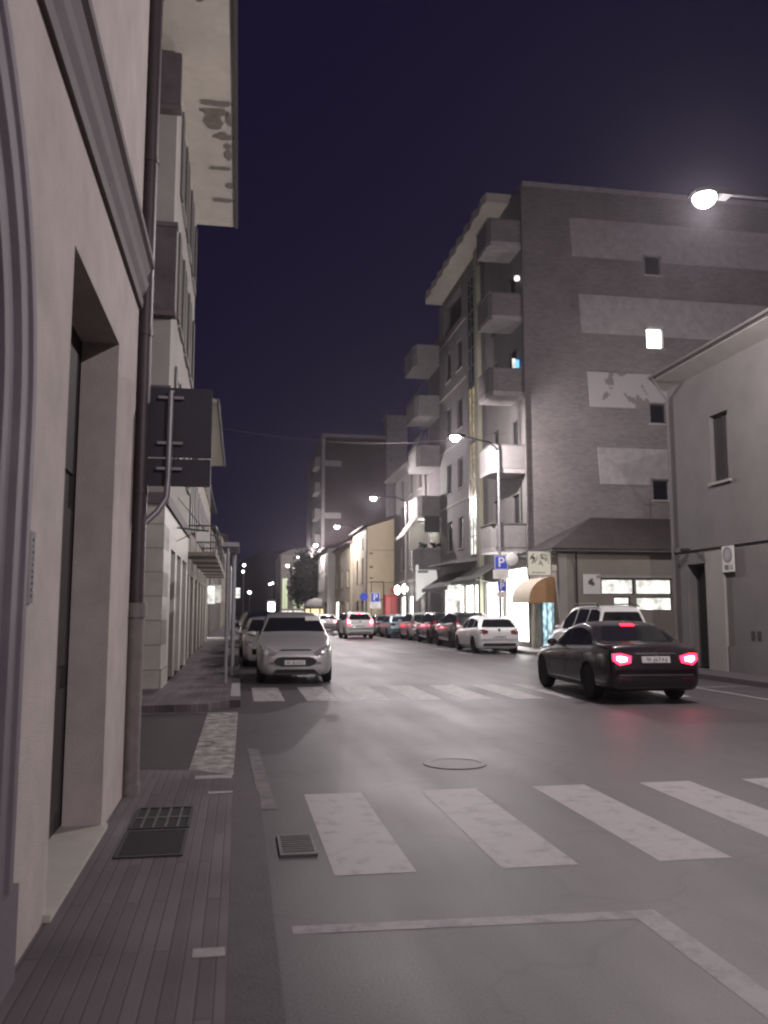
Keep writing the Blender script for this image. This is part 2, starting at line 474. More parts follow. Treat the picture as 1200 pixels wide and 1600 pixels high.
# ironwork
def manhole(x, y, r, label):
    bm = BM(); lathe(bm, [(.0001, 0), (r * .8, 0), (r * .82, .004), (r * .94, .004), (r, 0), (r, -.02)], (x, y, .006), 'z', 32)
    tag(obj('manhole_cover', bm, 'iron_worn'), label, 'manhole cover')
manhole(2.3, 9.05, .34, 'round worn iron manhole cover in the road beyond the near zebra crossing')
manhole(6.4, 33.0, .42, 'flat iron cover far down the road before the parked cars')
t = thing('drain_grate', (.42, 6.12, 0), 'slotted iron storm drain grate in the gutter beside the first zebra bar', 'drain grate')
bm = BM()
for (a, b, c, d) in ((.30, .55, 5.86, 5.89), (.30, .55, 6.35, 6.38), (.30, .32, 5.89, 6.35), (.53, .55, 5.89, 6.35)): box(bm, a, b, c, d, 0, .014)
obj('frame', bm, 'iron_worn', t)
bm = BM()
for k in range(8): box(bm, .32, .53, 5.905 + k * .057, 5.93 + k * .057, 0, .012)
obj('bars', bm, 'iron_worn', t)
bm = BM(); box(bm, .321, .529, 5.891, 6.349, -.005, .0075); obj('pit', bm, 'hole', t)
for yy, lab, lat in ((5.55, 'closed dark iron cellar cover in the near pavement, the nearer of the pair', 0), (6.25, 'open grid cellar grate in the near pavement, the farther of the pair', 1)):
    t = thing('pavement_grate', (-.5, yy, .12), lab, 'pavement grate', 'cellar grates in the pavement')
    x0, x1, y0, y1 = (-.72, -.31, yy, yy + .64)
    bm = BM(); box(bm, x0, x1, y0, y1, .11, .1225); obj('pit', bm, 'hole', t)
    bm = BM()
    for a in (x0, x1 - .02): box(bm, a, a + .02, y0, y1, .115, .129)
    for a in (y0, y1 - .02): box(bm, x0 + .02, x1 - .02, a, a + .02, .115, .129)
    obj('frame', bm, 'iron', t)
    bm = BM()
    if lat:
        for k in range(1, 5): box(bm, x0 + k * .082 - .008, x0 + k * .082 + .008, y0 + .02, y1 - .02, .118, .1275)
        box(bm, x0 + .02, x1 - .02, y0 + .3, y0 + .33, .118, .1285)
        obj('lattice', bm, 'iron_worn', t)
    else:
        for k in range(22): box(bm, x0 + .02, x1 - .02, y0 + .03 + k * .027, y0 + .043 + k * .027, .118, .1265)
        obj('slats', bm, 'iron', t)
# pale replaced tiles
bm = BM()
for (x, yv, a, b) in ((-.36, 8.0, .33, .16), (-.22, 7.35, .2, .08), (-.17, 3.95, .14, .1)):
    box(bm, x, x + a, yv, yv + b, .11, .1235)
struct('pavement_patch', bm, 'kerb_white')

# ================================================================= NEAR LEFT BUILDING
XW = -.9
nb = thing('corner_building', (XW, 4, 0), 'pale plastered corner building filling the left edge with arch and door recess', 'building')
P = Plane('x', XW, 1)
bm = BM()
wall(bm, P, -6, 7.34, 0, 9, [(.14, 3.74, -.01, 4.22, .45), (4.56, 6.28, .15, 3.55, .26)], .3)
quad(bm, [(XW, 7.34, 0), (-9, 7.34, 0), (-9, 7.34, 9), (XW, 7.34, 9)])
quad(bm, [(XW, -6, 0), (-9, -6, 0), (-9, -6, 9), (XW, -6, 9)])
quad(bm, [(XW, -6, 9), (-9, -6, 9), (-9, 7.34, 9), (XW, 7.34, 9)])
# spandrels that close the wall down to the arch
yc, zc, ro = 1.94, 2.35, 1.80
pts = [(yc + ro * math.cos(R(a)), zc + ro * math.sin(R(a))) for a in range(0, 181, 5)]
for i in range(len(pts) - 1):
    p, q = pts[i], pts[i + 1]
    quad(bm, [(XW, p[0], p[1]), (XW, q[0], q[1]), (XW, q[0], 4.22), (XW, p[0], 4.22)])
obj('wall', bm, 'plaster_near', nb)
# arch surround, stepped profile
bm = BM()
prof = [(1.82, 0), (1.82, .03), (1.76, .03), (1.74, .015), (1.66, .015), (1.63, .035), (1.55, .035), (1.52, .01), (1.40, .01), (1.38, -.4)]
path = [('l', z) for z in (.5, 2.35)] + [('a', a) for a in range(5, 176, 5)] + [('r', z) for z in (2.35, .5)]
rows = []
for kind, v in path:
    row = []
    for r_, o_ in prof:
        if kind == 'l': row.append(bm.verts.new((XW + o_, yc + r_, v)))
        elif kind == 'r': row.append(bm.verts.new((XW + o_, yc - r_, v)))
        else: row.append(bm.verts.new((XW + o_, yc + r_ * math.cos(R(v)), zc + r_ * math.sin(R(v)))))
    rows.append(row)
for a, b in zip(rows, rows[1:]):
    for k in range(len(prof) - 1): bm.faces.new((a[k], a[k + 1], b[k + 1], b[k]))
obj('arch_surround', bm, 'lilac_stone', nb)
for a_, b_ in ((3.28, 3.84), (.04, .60)):
    bm = BM(); box(bm, XW - .3, XW + .035, a_, b_, .1, .5); obj('plinth', bm, 'lilac_stone', nb)
bm = BM(); box(bm, XW - .46, XW - .38, .2, 3.9, .1, 4.2)
for k in range(5): box(bm, XW - .38, XW - .35, .75 + k * .55, 1.2 + k * .55, .3, 3.0)
obj('gate', bm, 'dark_wood', nb)
# door in its recess
bm = BM(); box(bm, XW - .34, XW - .27, 4.5, 6.4, .13, 3.6)
d = obj('door', bm, 'dark_wood', nb)
bm = BM()
for z0, z1 in ((.3, 1.1), (1.25, 2.3), (2.55, 3.4)):
    for y0 in (4.7, 5.5): box(bm, XW - .27, XW - .25, y0, y0 + .66, z0, z1)
obj('panel', bm, 'dark_wood', d)
bm = BM(); box(bm, XW - .27, XW + .035, 4.5, 6.33, .08, .155); obj('door_step', bm, 'stone_pale', nb)
# stringcourse
bm = BM()
pr = [(0, 4.2), (.03, 4.2), (.04, 4.27), (.025, 4.30), (.06, 4.36), (.075, 4.42), (.05, 4.46), (.09, 4.54), (.12, 4.56), (.12, 4.62), (.0, 4.68)]
rows = [[bm.verts.new((XW + a, yy, z)) for a, z in pr] for yy in (-6, 7.33)]
for k in range(len(pr) - 1): bm.faces.new((rows[0][k], rows[0][k + 1], rows[1][k + 1], rows[1][k]))
bm.faces.new(rows[1])
obj('stringcourse', bm, 'moulding', nb)
bm = BM()
tube(bm, [(XW + .045, 7.46, 1.6), (XW + .045, 7.46, 9)], .062, 14)
for z in (2.6, 4.0, 5.6, 7.2): tube(bm, [(XW + .045, 7.46, z), (XW + .045, 7.46, z + .05)], .07, 14)
obj('downpipe', bm, 'pipe_dark', nb, True, sharp=40)
bm = BM()
tube(bm, [(XW + .045, 7.46, .1), (XW + .045, 7.46, 1.62)], .072, 14); tube(bm, [(XW + .045, 7.46, 1.56), (XW + .045, 7.46, 1.68)], .088, 14)
tube(bm, [(XW + .045, 7.46, .12), (XW + .045, 7.46, .2)], .082, 14)
obj('iron_pipe_foot', bm, 'pipe_iron', nb, True, sharp=40)
# intercom
t = thing('intercom', (XW, 4.03, 1.68), 'slim metal intercom panel with a column of buttons on the near plaster wall', 'intercom')
bm = BM(); box(bm, XW + .002, XW + .014, 3.84, 3.93, 1.64, 1.95); obj('plate', bm, 'fascia', t)
for k in range(10):
    bm = BM(); box(bm, XW + .014, XW + .018, 3.895, 3.912, 1.665 + k * .027, 1.677 + k * .027); obj('button', bm, 'black_paint', t)

# direction sign seen from behind on its bent tube
t = thing('direction_sign', (-.72, 7.6, 2.2), 'back of a large dark direction sign on a bent tube beside the downpipe', 'sign')
bm = BM(); box(bm, -1.0, -.27, 7.66, 7.68, 2.97, 3.60); obj('sign_panel', bm, 'sign_back', t)
bm = BM(); box(bm, -1.0, -.275, 7.665, 7.685, 2.71, 2.955); obj('lower_panel', bm, 'sign_back', t)
bm = BM(); tube(bm, [(-.97, 7.5, 2.05), (-.9, 7.52, 2.28), (-.72, 7.6, 2.47), (-.645, 7.62, 2.6), (-.635, 7.62, 2.8), (-.63, 7.62, 3.56)], .028, 12)
obj('bent_tube', bm, 'galv', t, True, sharp=50)
bm = BM()
for z in (3.50, 3.09, 2.86): box(bm, -.74, -.52, 7.615, 7.659, z - .012, z + .012)
obj('bracket', bm, 'galv', t)

# ================================================================= SECOND LEFT BUILDING (tall, roof overhang)
b2 = thing('apartment_house', (-1.5, 17.5, 0), 'tall pale apartment house on the left with stained roof overhang and stone pillar', 'apartment house')
PX, PYf = Plane('x', -1.5, 1), Plane('y', 17.5, -1)
sh = [(19.3 + 2.2 * i, 20.3 + 2.2 * i, z, z + 2.0) for i in range(3) for z in (5.0, 8.1, 11.0)]
bm = BM()
wall(bm, PX, 17.5, 25.5, 3.75, 13.45, sh)
wall(bm, PYf, -9, -1.5, 3.75, 13.45, [])
quad(bm, [(-9, 25.5, 0), (-1.5, 25.5, 0), (-1.5, 25.5, 13.45), (-9, 25.5, 13.45)])
quad(bm, [(-9, 17.5, 13.45), (-1.5, 17.5, 13.45), (-1.5, 25.5, 13.45), (-9, 25.5, 13.45)])
obj('wall', bm, 'render_pale', b2)
for h in sh: 
    w = window(b2, PX, *h, style='shutter', d=.1)
    for a in (h[0] - .5, h[1]):
        bm = BM(); PX.box(bm, a + .01, a + .48, h[2], h[3], -.05, -.012); obj('open_shutter', bm, 'shutter_grey', w)
for z0, z1 in ((7.72, 9.52), (12.2, 13.4)):
    bm = BM(); box(bm, -5, -1.42, 17.30, 17.5, z0, z1); pa = obj('parapet', bm, 'render_dark', b2)
    for e0 in ((z0 - .1,) + ((z1,) if z1 < 10 else ())):
        bm = BM(); box(bm, -5, -1.40, 17.26, 17.5, e0, e0 + .1); obj('ledge', bm, 'moulding', pa)
for q in ((-5, -1.46, 17.42, 17.5, 3.76, 4.0), (-1.5, -1.44, 17.5, 25.5, 3.76, 4.0), (-5, -1.46, 17.44, 17.5, 6.1, 6.2)):
    bm = BM(); box(bm, *q); obj('band', bm, 'moulding', b2)
# stone pillar and shop openings on the ground floor
bm = BM(); box(bm, -2.12, -1.5, 17.46, 18.7, 0, 3.75); box(bm, -2.14, -1.47, 17.44, 18.72, .1, .5); obj('pillar', bm, 'stone_slabs', b2)
bm = BM()
PG = Plane('x', -1.5, 1)
wall(bm, PG, 18.7, 25.5, 0, 3.75, [(19.3, 20.6, .12, 3.0, .4), (21.2, 22.6, .12, 3.0, .4), (23.2, 24.9, .12, 3.0, .4)], .4)
wall(bm, Plane('y', 17.6, -1), -9, -2.12, 0, 3.75, [(-2.9, -2.2, .2, 3.5, .3)])
obj('ground_floor', bm, 'stone_pale', b2)
bm = BM(); box(bm, -3.0, -2.1, 17.9, 17.95, .15, 3.6); d = obj('door', bm, 'dark_wood', b2)
for i, (a, b) in enumerate(((19.3, 20.6), (21.2, 22.6), (23.2, 24.9))):
    window(b2, PG, a, b, .12, 3.0, style='shutter', d=.3, sill=False, name='roller_door')
# roof overhang with stains
bm = BM(); box(bm, -9, -.34, 9.0, 25.6, 13.47, 13.75); obj('roof_overhang', bm, 'soffit_b2', b2)
bm = BM(); box(bm, -.34, -.26, 9.0, 25.62, 13.43, 13.82); obj('gutter', bm, 'pipe_dark', b2)
rnd = random.Random(3)
def blob(cx, cy, lx, ly, z):
    blob.k = getattr(blob, 'k', 0) + 1; z -= .0012 * blob.k
    n = 14; pts = []
    for k in range(n):
        a = 2 * math.pi * k / n; j = .75 + .5 * rnd.random()
        pts.append((cx + lx * j * math.cos(a), cy + ly * j * math.sin(a), z))
    quad(bm, pts)
for (cx, cy, lx, ly) in ((-1.0, 15.6, .14, .15), (-.75, 19.1, .4, .12), (-.8, 19.45, .3, .16), (-.82, 19.9, .22, .35), (-.62, 20.5, .24, .16), (-.5, 21.4, .12, .22),
                         (-.72, 22.1, .34, .09), (-.48, 23.0, .1, .16), (-.68, 23.9, .32, .12), (-.5, 20.95, .1, .14), (-.45, 19.7, .08, .3)):
    bm = BM(); blob(cx, cy, lx, ly, 13.462); obj('water_stain', bm, 'stain', b2)

# third left building
b3 = thing('townhouse', (-1.6, 25.6, 0), 'lower pale townhouse with light eaves and thin balcony slabs beyond the tall left house', 'house')
P3 = Plane('x', -1.6, 1)
sh = [(26.4 + 2.7 * i, 27.4 + 2.7 * i, z, z + 1.9) for i in range(7) for z in (4.2, 7.0)]
gd = [(26.2 + 2.75 * i + (.2 if i > 1 else 0), 28.0 + 2.75 * i + (.2 if i > 1 else 0), .12, 2.8, .3) for i in range(6)]
sh = [h for h in sh if h[0] > 31.6 or h[3] < 6.2]
bm = BM(); wall(bm, P3, 25.52, 31.4, 0, 6.4, [h for h in sh if h[0] < 31] + gd[:2]); wall(bm, P3, 31.4, 45, 0, 9.3, [h for h in sh if h[0] > 31] + gd[2:])
quad(bm, [(-9, 31.4, 6.4), (-1.6, 31.4, 6.4), (-1.6, 31.4, 9.3), (-9, 31.4, 9.3)]); quad(bm, [(-9, 25.6, 6.4), (-1.6, 25.6, 6.4), (-1.6, 31.4, 6.4), (-9, 31.4, 6.4)])
quad(bm, [(-9, 45, 0), (-1.6, 45, 0), (-1.6, 45, 9.3), (-9, 45, 9.3)])
obj('wall', bm, 'render_warm', b3)
for h in sh:
    w = window(b3, P3, *h, style='shutter', d=.1, sill=False)
    for a in (h[0] - .5, h[1]):
        bm = BM(); P3.box(bm, a + .01, a + .48, h[2], h[3], -.05, -.012); obj('open_shutter', bm, 'shutter_grey', w)
for h in gd: window(b3, P3, *h[:4], style='shutter', d=.2, sill=False, name='shop_shutter')
bm = BM(); prism(bm, [(-9, 9.3), (-.95, 9.3), (-.95, 9.42), (-9, 11.2)], 'y', 31.35, 45.3); obj('roof', bm, 'stone_pale', b3)
bm = BM(); box(bm, -.95, -.86, 31.35, 45.3, 9.28, 9.45); obj('gutter', bm, 'fascia', b3)
for k in range(6):
    bm = BM(); y0 = 26.3 + 3.1 * k
    box(bm, -1.6, -.72, y0, y0 + 1.7, 3.3, 3.42); box(bm, -.76, -.72, y0, y0 + 1.7, 3.42, 3.55)
    bl = obj('balcony', bm, 'render_warm', b3)
    bm = BM()
    for q in range(9): box(bm, -.75, -.735, y0 + .05 + q * .2, y0 + .065 + q * .2, 3.55, 4.2)
    box(bm, -.76, -.725, y0, y0 + 1.7, 4.2, 4.24)
    for q in range(4): box(bm, -1.5 + q * .2, -1.485 + q * .2, y0 + .02, y0 + .035, 3.42, 4.2)
    box(bm, -1.6, -.76, y0 + .01, y0 + .045, 4.2, 4.24)
    obj('railing', bm, 'iron', bl)
# wrought-iron bracket sign arm on the facade
t = thing('bracket_arm', (-1.5, 20.9, 3.8), 'thin dark iron bracket arm with stay wires on the left facade', 'bracket')
bm = BM(); tube(bm, [(-1.5, 20.9, 3.62), (-.75, 20.9, 3.55)], .018, 8); tube(bm, [(-1.5, 20.9, 4.35), (-.85, 20.9, 3.57)], .01, 8); tube(bm, [(-1.5, 20.9, 3.3), (-1.0, 20.9, 3.55)], .01, 8)
obj('arm', bm, 'iron', t)
bm = BM(); box(bm, -1.05, -.72, 20.88, 20.92, 3.30, 3.53); obj('light_box', bm, 'sign_white', t)

# far left row of houses
def far_house(x, y0, y1, h, m, label, shops, side=1, depth=8, nfl=2, roofm='roof_tile', wm='shutter_dark', over=.4, group='houses far down the street'):
    t = thing('townhouse', (x, y0, 0), label, 'house', group)
    Pn = Plane('x', x, side); bk = x - side * depth
    n = max(1, int((y1 - y0) / 3.4)); st = (y1 - y0) / n
    holes = []
    for i in range(n):
        for f in range(nfl):
            z = 4.0 + f * (h - 4.0) / max(1, nfl)
            holes.append((y0 + st * (i + .5) - .5, y0 + st * (i + .5) + .5, z, min(z + 1.6, h - .35)))
    gs = [(y0 + st * (i + .5) - 1.0, y0 + st * (i + .5) + 1.0, .12, 2.7) for i in range(n)]
    bm = BM(); wall(bm, Pn, y0, y1, 0, h, holes + gs)
    quad(bm, [(x, y0, 0), (bk, y0, 0), (bk, y0, h), (x, y0, h)]); quad(bm, [(x, y1, 0), (bk, y1, 0), (bk, y1, h), (x, y1, h)])
    obj('wall', bm, m, t)
    for q in holes: window(t, Pn, *q, style='shutter', d=.1, sill=True, n=2, pane='glass_dark')
    for i, q in enumerate(gs):
        pm = shops[i % len(shops)]
        window(t, Pn, *q, style='glass', d=.12, sill=False, pane=pm, name='shop_window', n=2)
    bm = BM(); e = x + side * over; mid = (x + bk) / 2
    prism(bm, [(e, h), (e, h + .12), (mid, h + 1.6), (bk, h + .12), (bk, h)], 'y', y0 - .2, y1 + .001); obj('roof', bm, roofm, t)
    return t
far_house(-2.0, 45.4, 58, 8.2, 'render_warm', 'narrow left house with lit shop windows past the pale townhouse', ['lit_soft', 'lit_white', 'glassfront'])
far_house(-1.9, 58.3, 78, 7.2, 'render_grey', 'low grey house farther along the left pavement', ['glassfront', 'lit_dim'])
far_house(-1.6, 78.5, 112, 8.5, 'render_warm', 'long left house near the end of the street', ['lit_soft', 'glassfront', 'lit_dim'], nfl=2)
t = thing('shop_sign', (-1.6, 50, 2.2), 'square white lit sign box on the far left shopfront', 'sign')
bm = BM(); box(bm, -1.95, -1.38, 49.9, 50.1, 2.1, 3.1); obj('light_box', bm, 'lit_soft', t)
t = thing('shop_sign', (-1.3, 54, 2.2), 'pale lit blade sign, second beyond the balcony slabs on the left', 'sign')
bm = BM(); box(bm, -1.8, -1.1, 54, 54.15, 2.2, 3.3); obj('light_box', bm, 'lit_dim', t)

# double-post notice board seen edge-on
t = thing('notice_board', (-.2, 19.3, .12), 'tall grey two-post sign frame seen edge-on at the pavement corner', 'sign frame')
for (x, yv, h) in ((-.25, 18.5, 2.98), (-.13, 20.6, 3.1)):
    bm = BM(); tube(bm, [(x, yv, .12), (x, yv, h)], .04 if yv < 19 else .055, 10); obj('post', bm, 'galv', t, True, sharp=50)
bm = BM(); prism(bm, [(-.37, 3.0), (-.02, 3.0), (-.02, 3.09), (-.37, 3.09)], 'y', 18.42, 20.75); obj('cap_rail', bm, 'galv', t)
bm = BM(); box(bm, -.205, -.175, 18.5, 20.6, 1.2, 2.6); obj('board', bm, 'galv', t)

# ================================================================= RIGHT HAND: NEAR HOUSE
XR = 12.3
rb = thing('corner_house', (XR, 22.3, 0), 'grey plastered two-storey house at the right edge with deep eaves', 'house')
PR = Plane('x', XR, -1)
hw_ = [(19.7, 20.55, 5.0, 6.8), (15.4, 16.25, 5.0, 6.8), (11, 11.85, 5, 6.8)]
hd = [(21.05, 22.0, .12, 2.92, .35), (16.2, 17.2, .12, 2.7, .3)]
bm = BM(); wall(bm, PR, -4, 22.75, 0, 8.15, hw_ + hd)
quad(bm, [(XR, 22.75, 0), (24, 22.75, 0), (24, 22.75, 8.15), (XR, 22.75, 8.15)])
quad(bm, [(XR, -4, 0), (24, -4, 0), (24, -4, 8.15), (XR, -4, 8.15)])
obj('wall', bm, 'render_grey', rb)
for h in hw_: window(rb, PR, *h, d=.12, n=2, pane='shutter_dark')
for h in hd:
    w = window(rb, PR, *h[:4], style='glass', d=.28, sill=False, name='door', n=2, frame='shutter_dark', pane='glass_dark')
bm = BM()
box(bm, XR - .07, XR, 20.1, 20.95, .12, 3.2); obj('pilaster', bm, 'render_pale', rb)
bm = BM(); box(bm, XR - .05, XR, -4, 22.77, 3.3, 3.42); obj('stringcourse', bm, 'render_grey', rb)
bm = BM(); box(bm, XR - .04, XR, -4, 20.09, .12, .75); obj('plinth', bm, 'render_grey', rb)
bm = BM()
for yy in (18.72, 18.98):
    bm = BM(); box(bm, XR - .02, XR, yy, yy + .12, .95, 1.15); obj('meter_hatch', bm, 'iron', rb)
bm = BM()
# sloping boarded eaves with gutter edge
prism(bm, [(XR - .42, 8.42), (XR, 8.17), (24, 8.17), (24, 8.3), (18, 10.4), (XR - .4, 8.58)], 'y', -4.5, 22.95)
obj('roof', bm, 'roof_tile', rb)
bm = BM(); prism(bm, [(XR - .40, 8.40), (XR, 8.16), (XR, 8.10), (XR - .42, 8.36)], 'y', -4.5, 22.9); obj('eaves', bm, 'render_pale', rb)
bm = BM(); tube(bm, [(XR - .45, -4.5, 8.5), (XR - .45, 22.95, 8.5)], .045, 10)
tube(bm, [(XR - .43, 22.75, 8.45), (XR - .25, 22.72, 8.1), (XR - .05, 22.68, 7.8), (XR - .05, 22.66, .15)], .04, 8); obj('gutter', bm, 'render_grey', rb, True, sharp=50)
bm = BM(); lathe(bm, [(.001, 0), (.13, 0), (.1, -.08), (.03, -.12)], (XR - .2, 21.75, 3.35), 'z', 14); box(bm, XR - .2, XR, 21.73, 21.77, 3.3, 3.33); obj('wall_lamp', bm, 'iron', rb)
t = thing('access_sign', (XR, 19.9, 2.6), 'white no parking sign with ring on the right house wall', 'sign')
bm = BM(); box(bm, XR - .09, XR - .06, 19.58, 20.09, 2.62, 3.28); obj('plate', bm, 'sign_white', t)
bm = BM(); lathe(bm, [(.20, 0), (.20, -.012), (.14, -.012), (.14, 0)], (XR - .091, 19.84, 3.06), 'x', 28); obj('ring', bm, mat('sign_ring', (.22, .19, .2), .5), t)
bm = BM(); lathe(bm, [(.135, 0), (.135, -.008), (.001, -.008)], (XR - .091, 19.84, 3.06), 'x', 28); obj('disc', bm, mat('sign_disc', (.33, .32, .34), .5), t)
bm = BM(); box(bm, XR - .1, XR - .09, 19.82, 19.98, 2.68, 2.80); obj('crest', bm, mat('sign_dark', (.12, .11, .11), .5), t)
bm = BM()
for k in range(3): box(bm, XR - .097, XR - .09, 19.62, 19.78, 2.69 + k * .045, 2.71 + k * .045)
obj('small_print', bm, MATS['sign_disc'], t)

# ================================================================= LOW CORNER RESTAURANT
lb = thing('restaurant_building', (XR, 31.8, 0), 'low tile-roofed corner building with lit window strip behind the white van', 'building')
PL = Plane('y', 31.8, -1); PLx = Plane('x', XR, -1)
lit = [(14.10, 15.48, 2.30, 2.93), (15.55, 17.1, 2.30, 2.93), (15.55, 17.1, 1.66, 2.22), (17.2, 18.8, 1.66, 2.93), (14.6, 15.3, 1.62, 2.22)]
bm = BM(); wall(bm, PL, XR, 26, 0, 4.1, lit, .15)
wall(bm, PLx, 31.8, 35.18, 0, 4.1, [(32.35, 34.1, .12, 2.45, .25)])
quad(bm, [(26, 31.8, 0), (26, 35.2, 0), (26, 35.2, 4.1), (26, 31.8, 4.1)])
obj('wall', bm, 'render_warm', lb)
for h in lit: window(lb, PL, *h, d=.08, sill=False, n=1, pane='lit_soft')
bm = BM(); box(bm, XR + .02, XR + .35, 31.74, 31.8, .1, 3.9); box(bm, 13.9, 19, 31.72, 31.8, 2.96, 3.06); obj('trim', bm, 'render_pale', lb)
bm = BM(); tube(bm, [(13.05, 31.72, .1), (13.05, 31.72, 3.4), (13.0, 31.6, 3.9), (13.0, 31.45, 4.1)], .04, 8); obj('downpipe', bm, 'pipe_dark', lb, True, sharp=50)
w = window(lb, PLx, 32.35, 34.1, .12, 2.45, d=.15, sill=False, n=3, pane='lit_blue', frame='frame_metal', name='door')
bm = BM()
v = [(XR - .35, 31.45, 4.1), (26, 31.45, 4.1), (26, 35.19, 5.75), (15.2, 35.19, 5.75), (XR - .35, 35.19, 4.12)]
A = [bm.verts.new(p) for p in v]; bm.faces.new((A[0], A[1], A[2], A[3])); bm.faces.new((A[0], A[3], A[4]))
B = [bm.verts.new((p[0], p[1], 4.02)) for p in (v[0], v[1])] + [bm.verts.new((XR - .35, 35.19, 4.02))]
bm.faces.new((A[0], A[1], B[1], B[0])); bm.faces.new((A[0], A[4], B[2], B[0]))
obj('roof', bm, 'tiles', lb)
bm = BM(); box(bm, XR - .36, 26, 31.4, 31.8, 3.98, 4.02); box(bm, XR - .36, XR, 31.8, 35.19, 3.98, 4.02); obj('eaves', bm, 'fascia', lb)
bm = BM(); tube(bm, [(17.0, 33.2, 4.9), (17.0, 33.2, 6.3)], .015, 6); tube(bm, [(16.7, 33.2, 6.1), (17.3, 33.2, 6.1)], .01, 6); obj('antenna', bm, 'iron', lb)
# quarter-round awning
t = thing('awning', (XR, 33.2, 2.1), 'cream quarter-round shop awning with rust orange end over the blue-lit door', 'awning')
n = 12; arcp = [(XR - 1.05 * math.cos(R(90 * i / n)), 2.12 + .9 * math.sin(R(90 * i / n))) for i in range(n + 1)]
bm = BM()
for a, b in zip(arcp, arcp[1:]): quad(bm, [(a[0], 32.2, a[1]), (b[0], 32.2, b[1]), (b[0], 34.4, b[1]), (a[0], 34.4, a[1])])
quad(bm, [(XR - 1.05, 32.2, 1.98), (XR - 1.05, 32.2, 2.12), (XR - 1.05, 34.4, 2.12), (XR - 1.05, 34.4, 1.98)])
obj('canopy', bm, 'canvas_cream', t, True)
for yy, nm in ((32.19, 'canvas_orange'), (34.41, 'canvas_orange')):
    bm = BM(); quad(bm, [(x, yy, z) for x, z in arcp] + [(XR, yy, 2.12), (XR, yy, 1.98), (XR - 1.05, yy, 1.98)]); obj('end_panel', bm, nm, t)
# hanging sign with brush marks
t = thing('restaurant_sign', (11.6, 31.95, 3.0), 'cream projecting sign board with black brush marks above the awning', 'sign')
bm = BM(); box(bm, 11.12, 12.05, 31.9, 32.0, 3.05, 3.98); obj('board', bm, mat('sign_cream', (.62, .60, .50), .5, emis=(1, .93, .75), estr=.16), t)
bm = BM()
for (a, b, c, d) in ((11.10, 12.07, 3.98, 4.01), (11.10, 12.07, 3.02, 3.05), (11.09, 11.12, 3.02, 4.01), (12.05, 12.08, 3.02, 4.01)): box(bm, a, b, 31.89, 32.01, c, d)
tube(bm, [(12.08, 31.95, 3.8), (12.32, 31.95, 3.8)], .015, 6); tube(bm, [(12.08, 31.95, 3.2), (12.32, 31.95, 3.2)], .015, 6)
obj('frame', bm, 'frame_metal', t)
bm = BM()
def stroke(pts, w0):
    for (x0, z0), (x1, z1) in zip(pts, pts[1:]):
        dx, dz = x1 - x0, z1 - z0; l = math.hypot(dx, dz); nx, nz = -dz / l, dx / l
        w1 = w0 * (.5 + rnd.random() * .8)
        quad(bm, [(x0 + nx * w0, 31.893, z0 + nz * w0), (x1 + nx * w1, 31.893, z1 + nz * w1), (x1 - nx * w1, 31.893, z1 - nz * w1), (x0 - nx * w0, 31.893, z0 - nz * w0)]); w0 = w1
for s, w0 in (([(11.22, 3.66), (11.28, 3.8), (11.37, 3.88)], .02), ([(11.27, 3.72), (11.36, 3.76), (11.34, 3.6), (11.28, 3.5)], .028), ([(11.36, 3.78), (11.42, 3.66), (11.40, 3.52)], .015),
              ([(11.48, 3.82), (11.47, 3.6)], .012), ([(11.62, 3.84), (11.72, 3.86), (11.92, 3.82)], .02), ([(11.68, 3.82), (11.70, 3.7), (11.80, 3.72), (11.84, 3.6)], .026),
              ([(11.86, 3.78), (11.92, 3.6)], .012), ([(11.6, 3.6), (11.68, 3.52), (11.73, 3.4)], .026), ([(11.55, 3.48), (11.64, 3.5)], .018), ([(11.95, 3.58), (11.97, 3.5)], .012)):
    stroke(s, w0)
obj('brush_marks', bm, 'black_paint', t)
bm = BM()
for x in (11.30, 11.36, 11.44, 11.5, 11.56, 11.62, 11.7, 11.78): box(bm, x, x + .03, 31.892, 31.899, 3.12, 3.12 + .05 + .03 * rnd.random())
obj('small_lettering', bm, 'sign_dark', t)
t = thing('round_sign', (10.95, 34.0, 3.6), 'round white sign disc beside the cream restaurant sign', 'sign')
bm = BM(); lathe(bm, [(.001, -.05), (.24, -.05), (.27, -.03), (.27, .03), (.24, .05), (.001, .05)], (11.35, 34.6, 3.85), 'y', 28); obj('disc', bm, mat('disc_lit', (.5, .5, .48), .5, emis=(1, .95, .9), estr=.12), t, True, sharp=40)
bm = BM(); tube(bm, [(11.6, 34.6, 3.85), (12.3, 34.6, 3.85)], .02, 6); obj('arm', bm, 'iron', t)
t = thing('menu_poster', (13.7, 31.8, 2.3), 'square pale poster with a dark emblem left of the lit windows', 'poster')
bm = BM(); box(bm, 13.32, 14.04, 31.76, 31.79, 2.32, 3.1); obj('sheet', bm, 'sign_white', t)
bm = BM()
for (x, z, r_) in ((13.62, 2.78, .10), (13.72, 2.72, .08), (13.68, 2.88, .06)): lathe(bm, [(.001, 0), (r_, 0), (r_, .0015)], (x, 31.75, z), 'y', 12)
obj('emblem', bm, 'sign_dark', t)

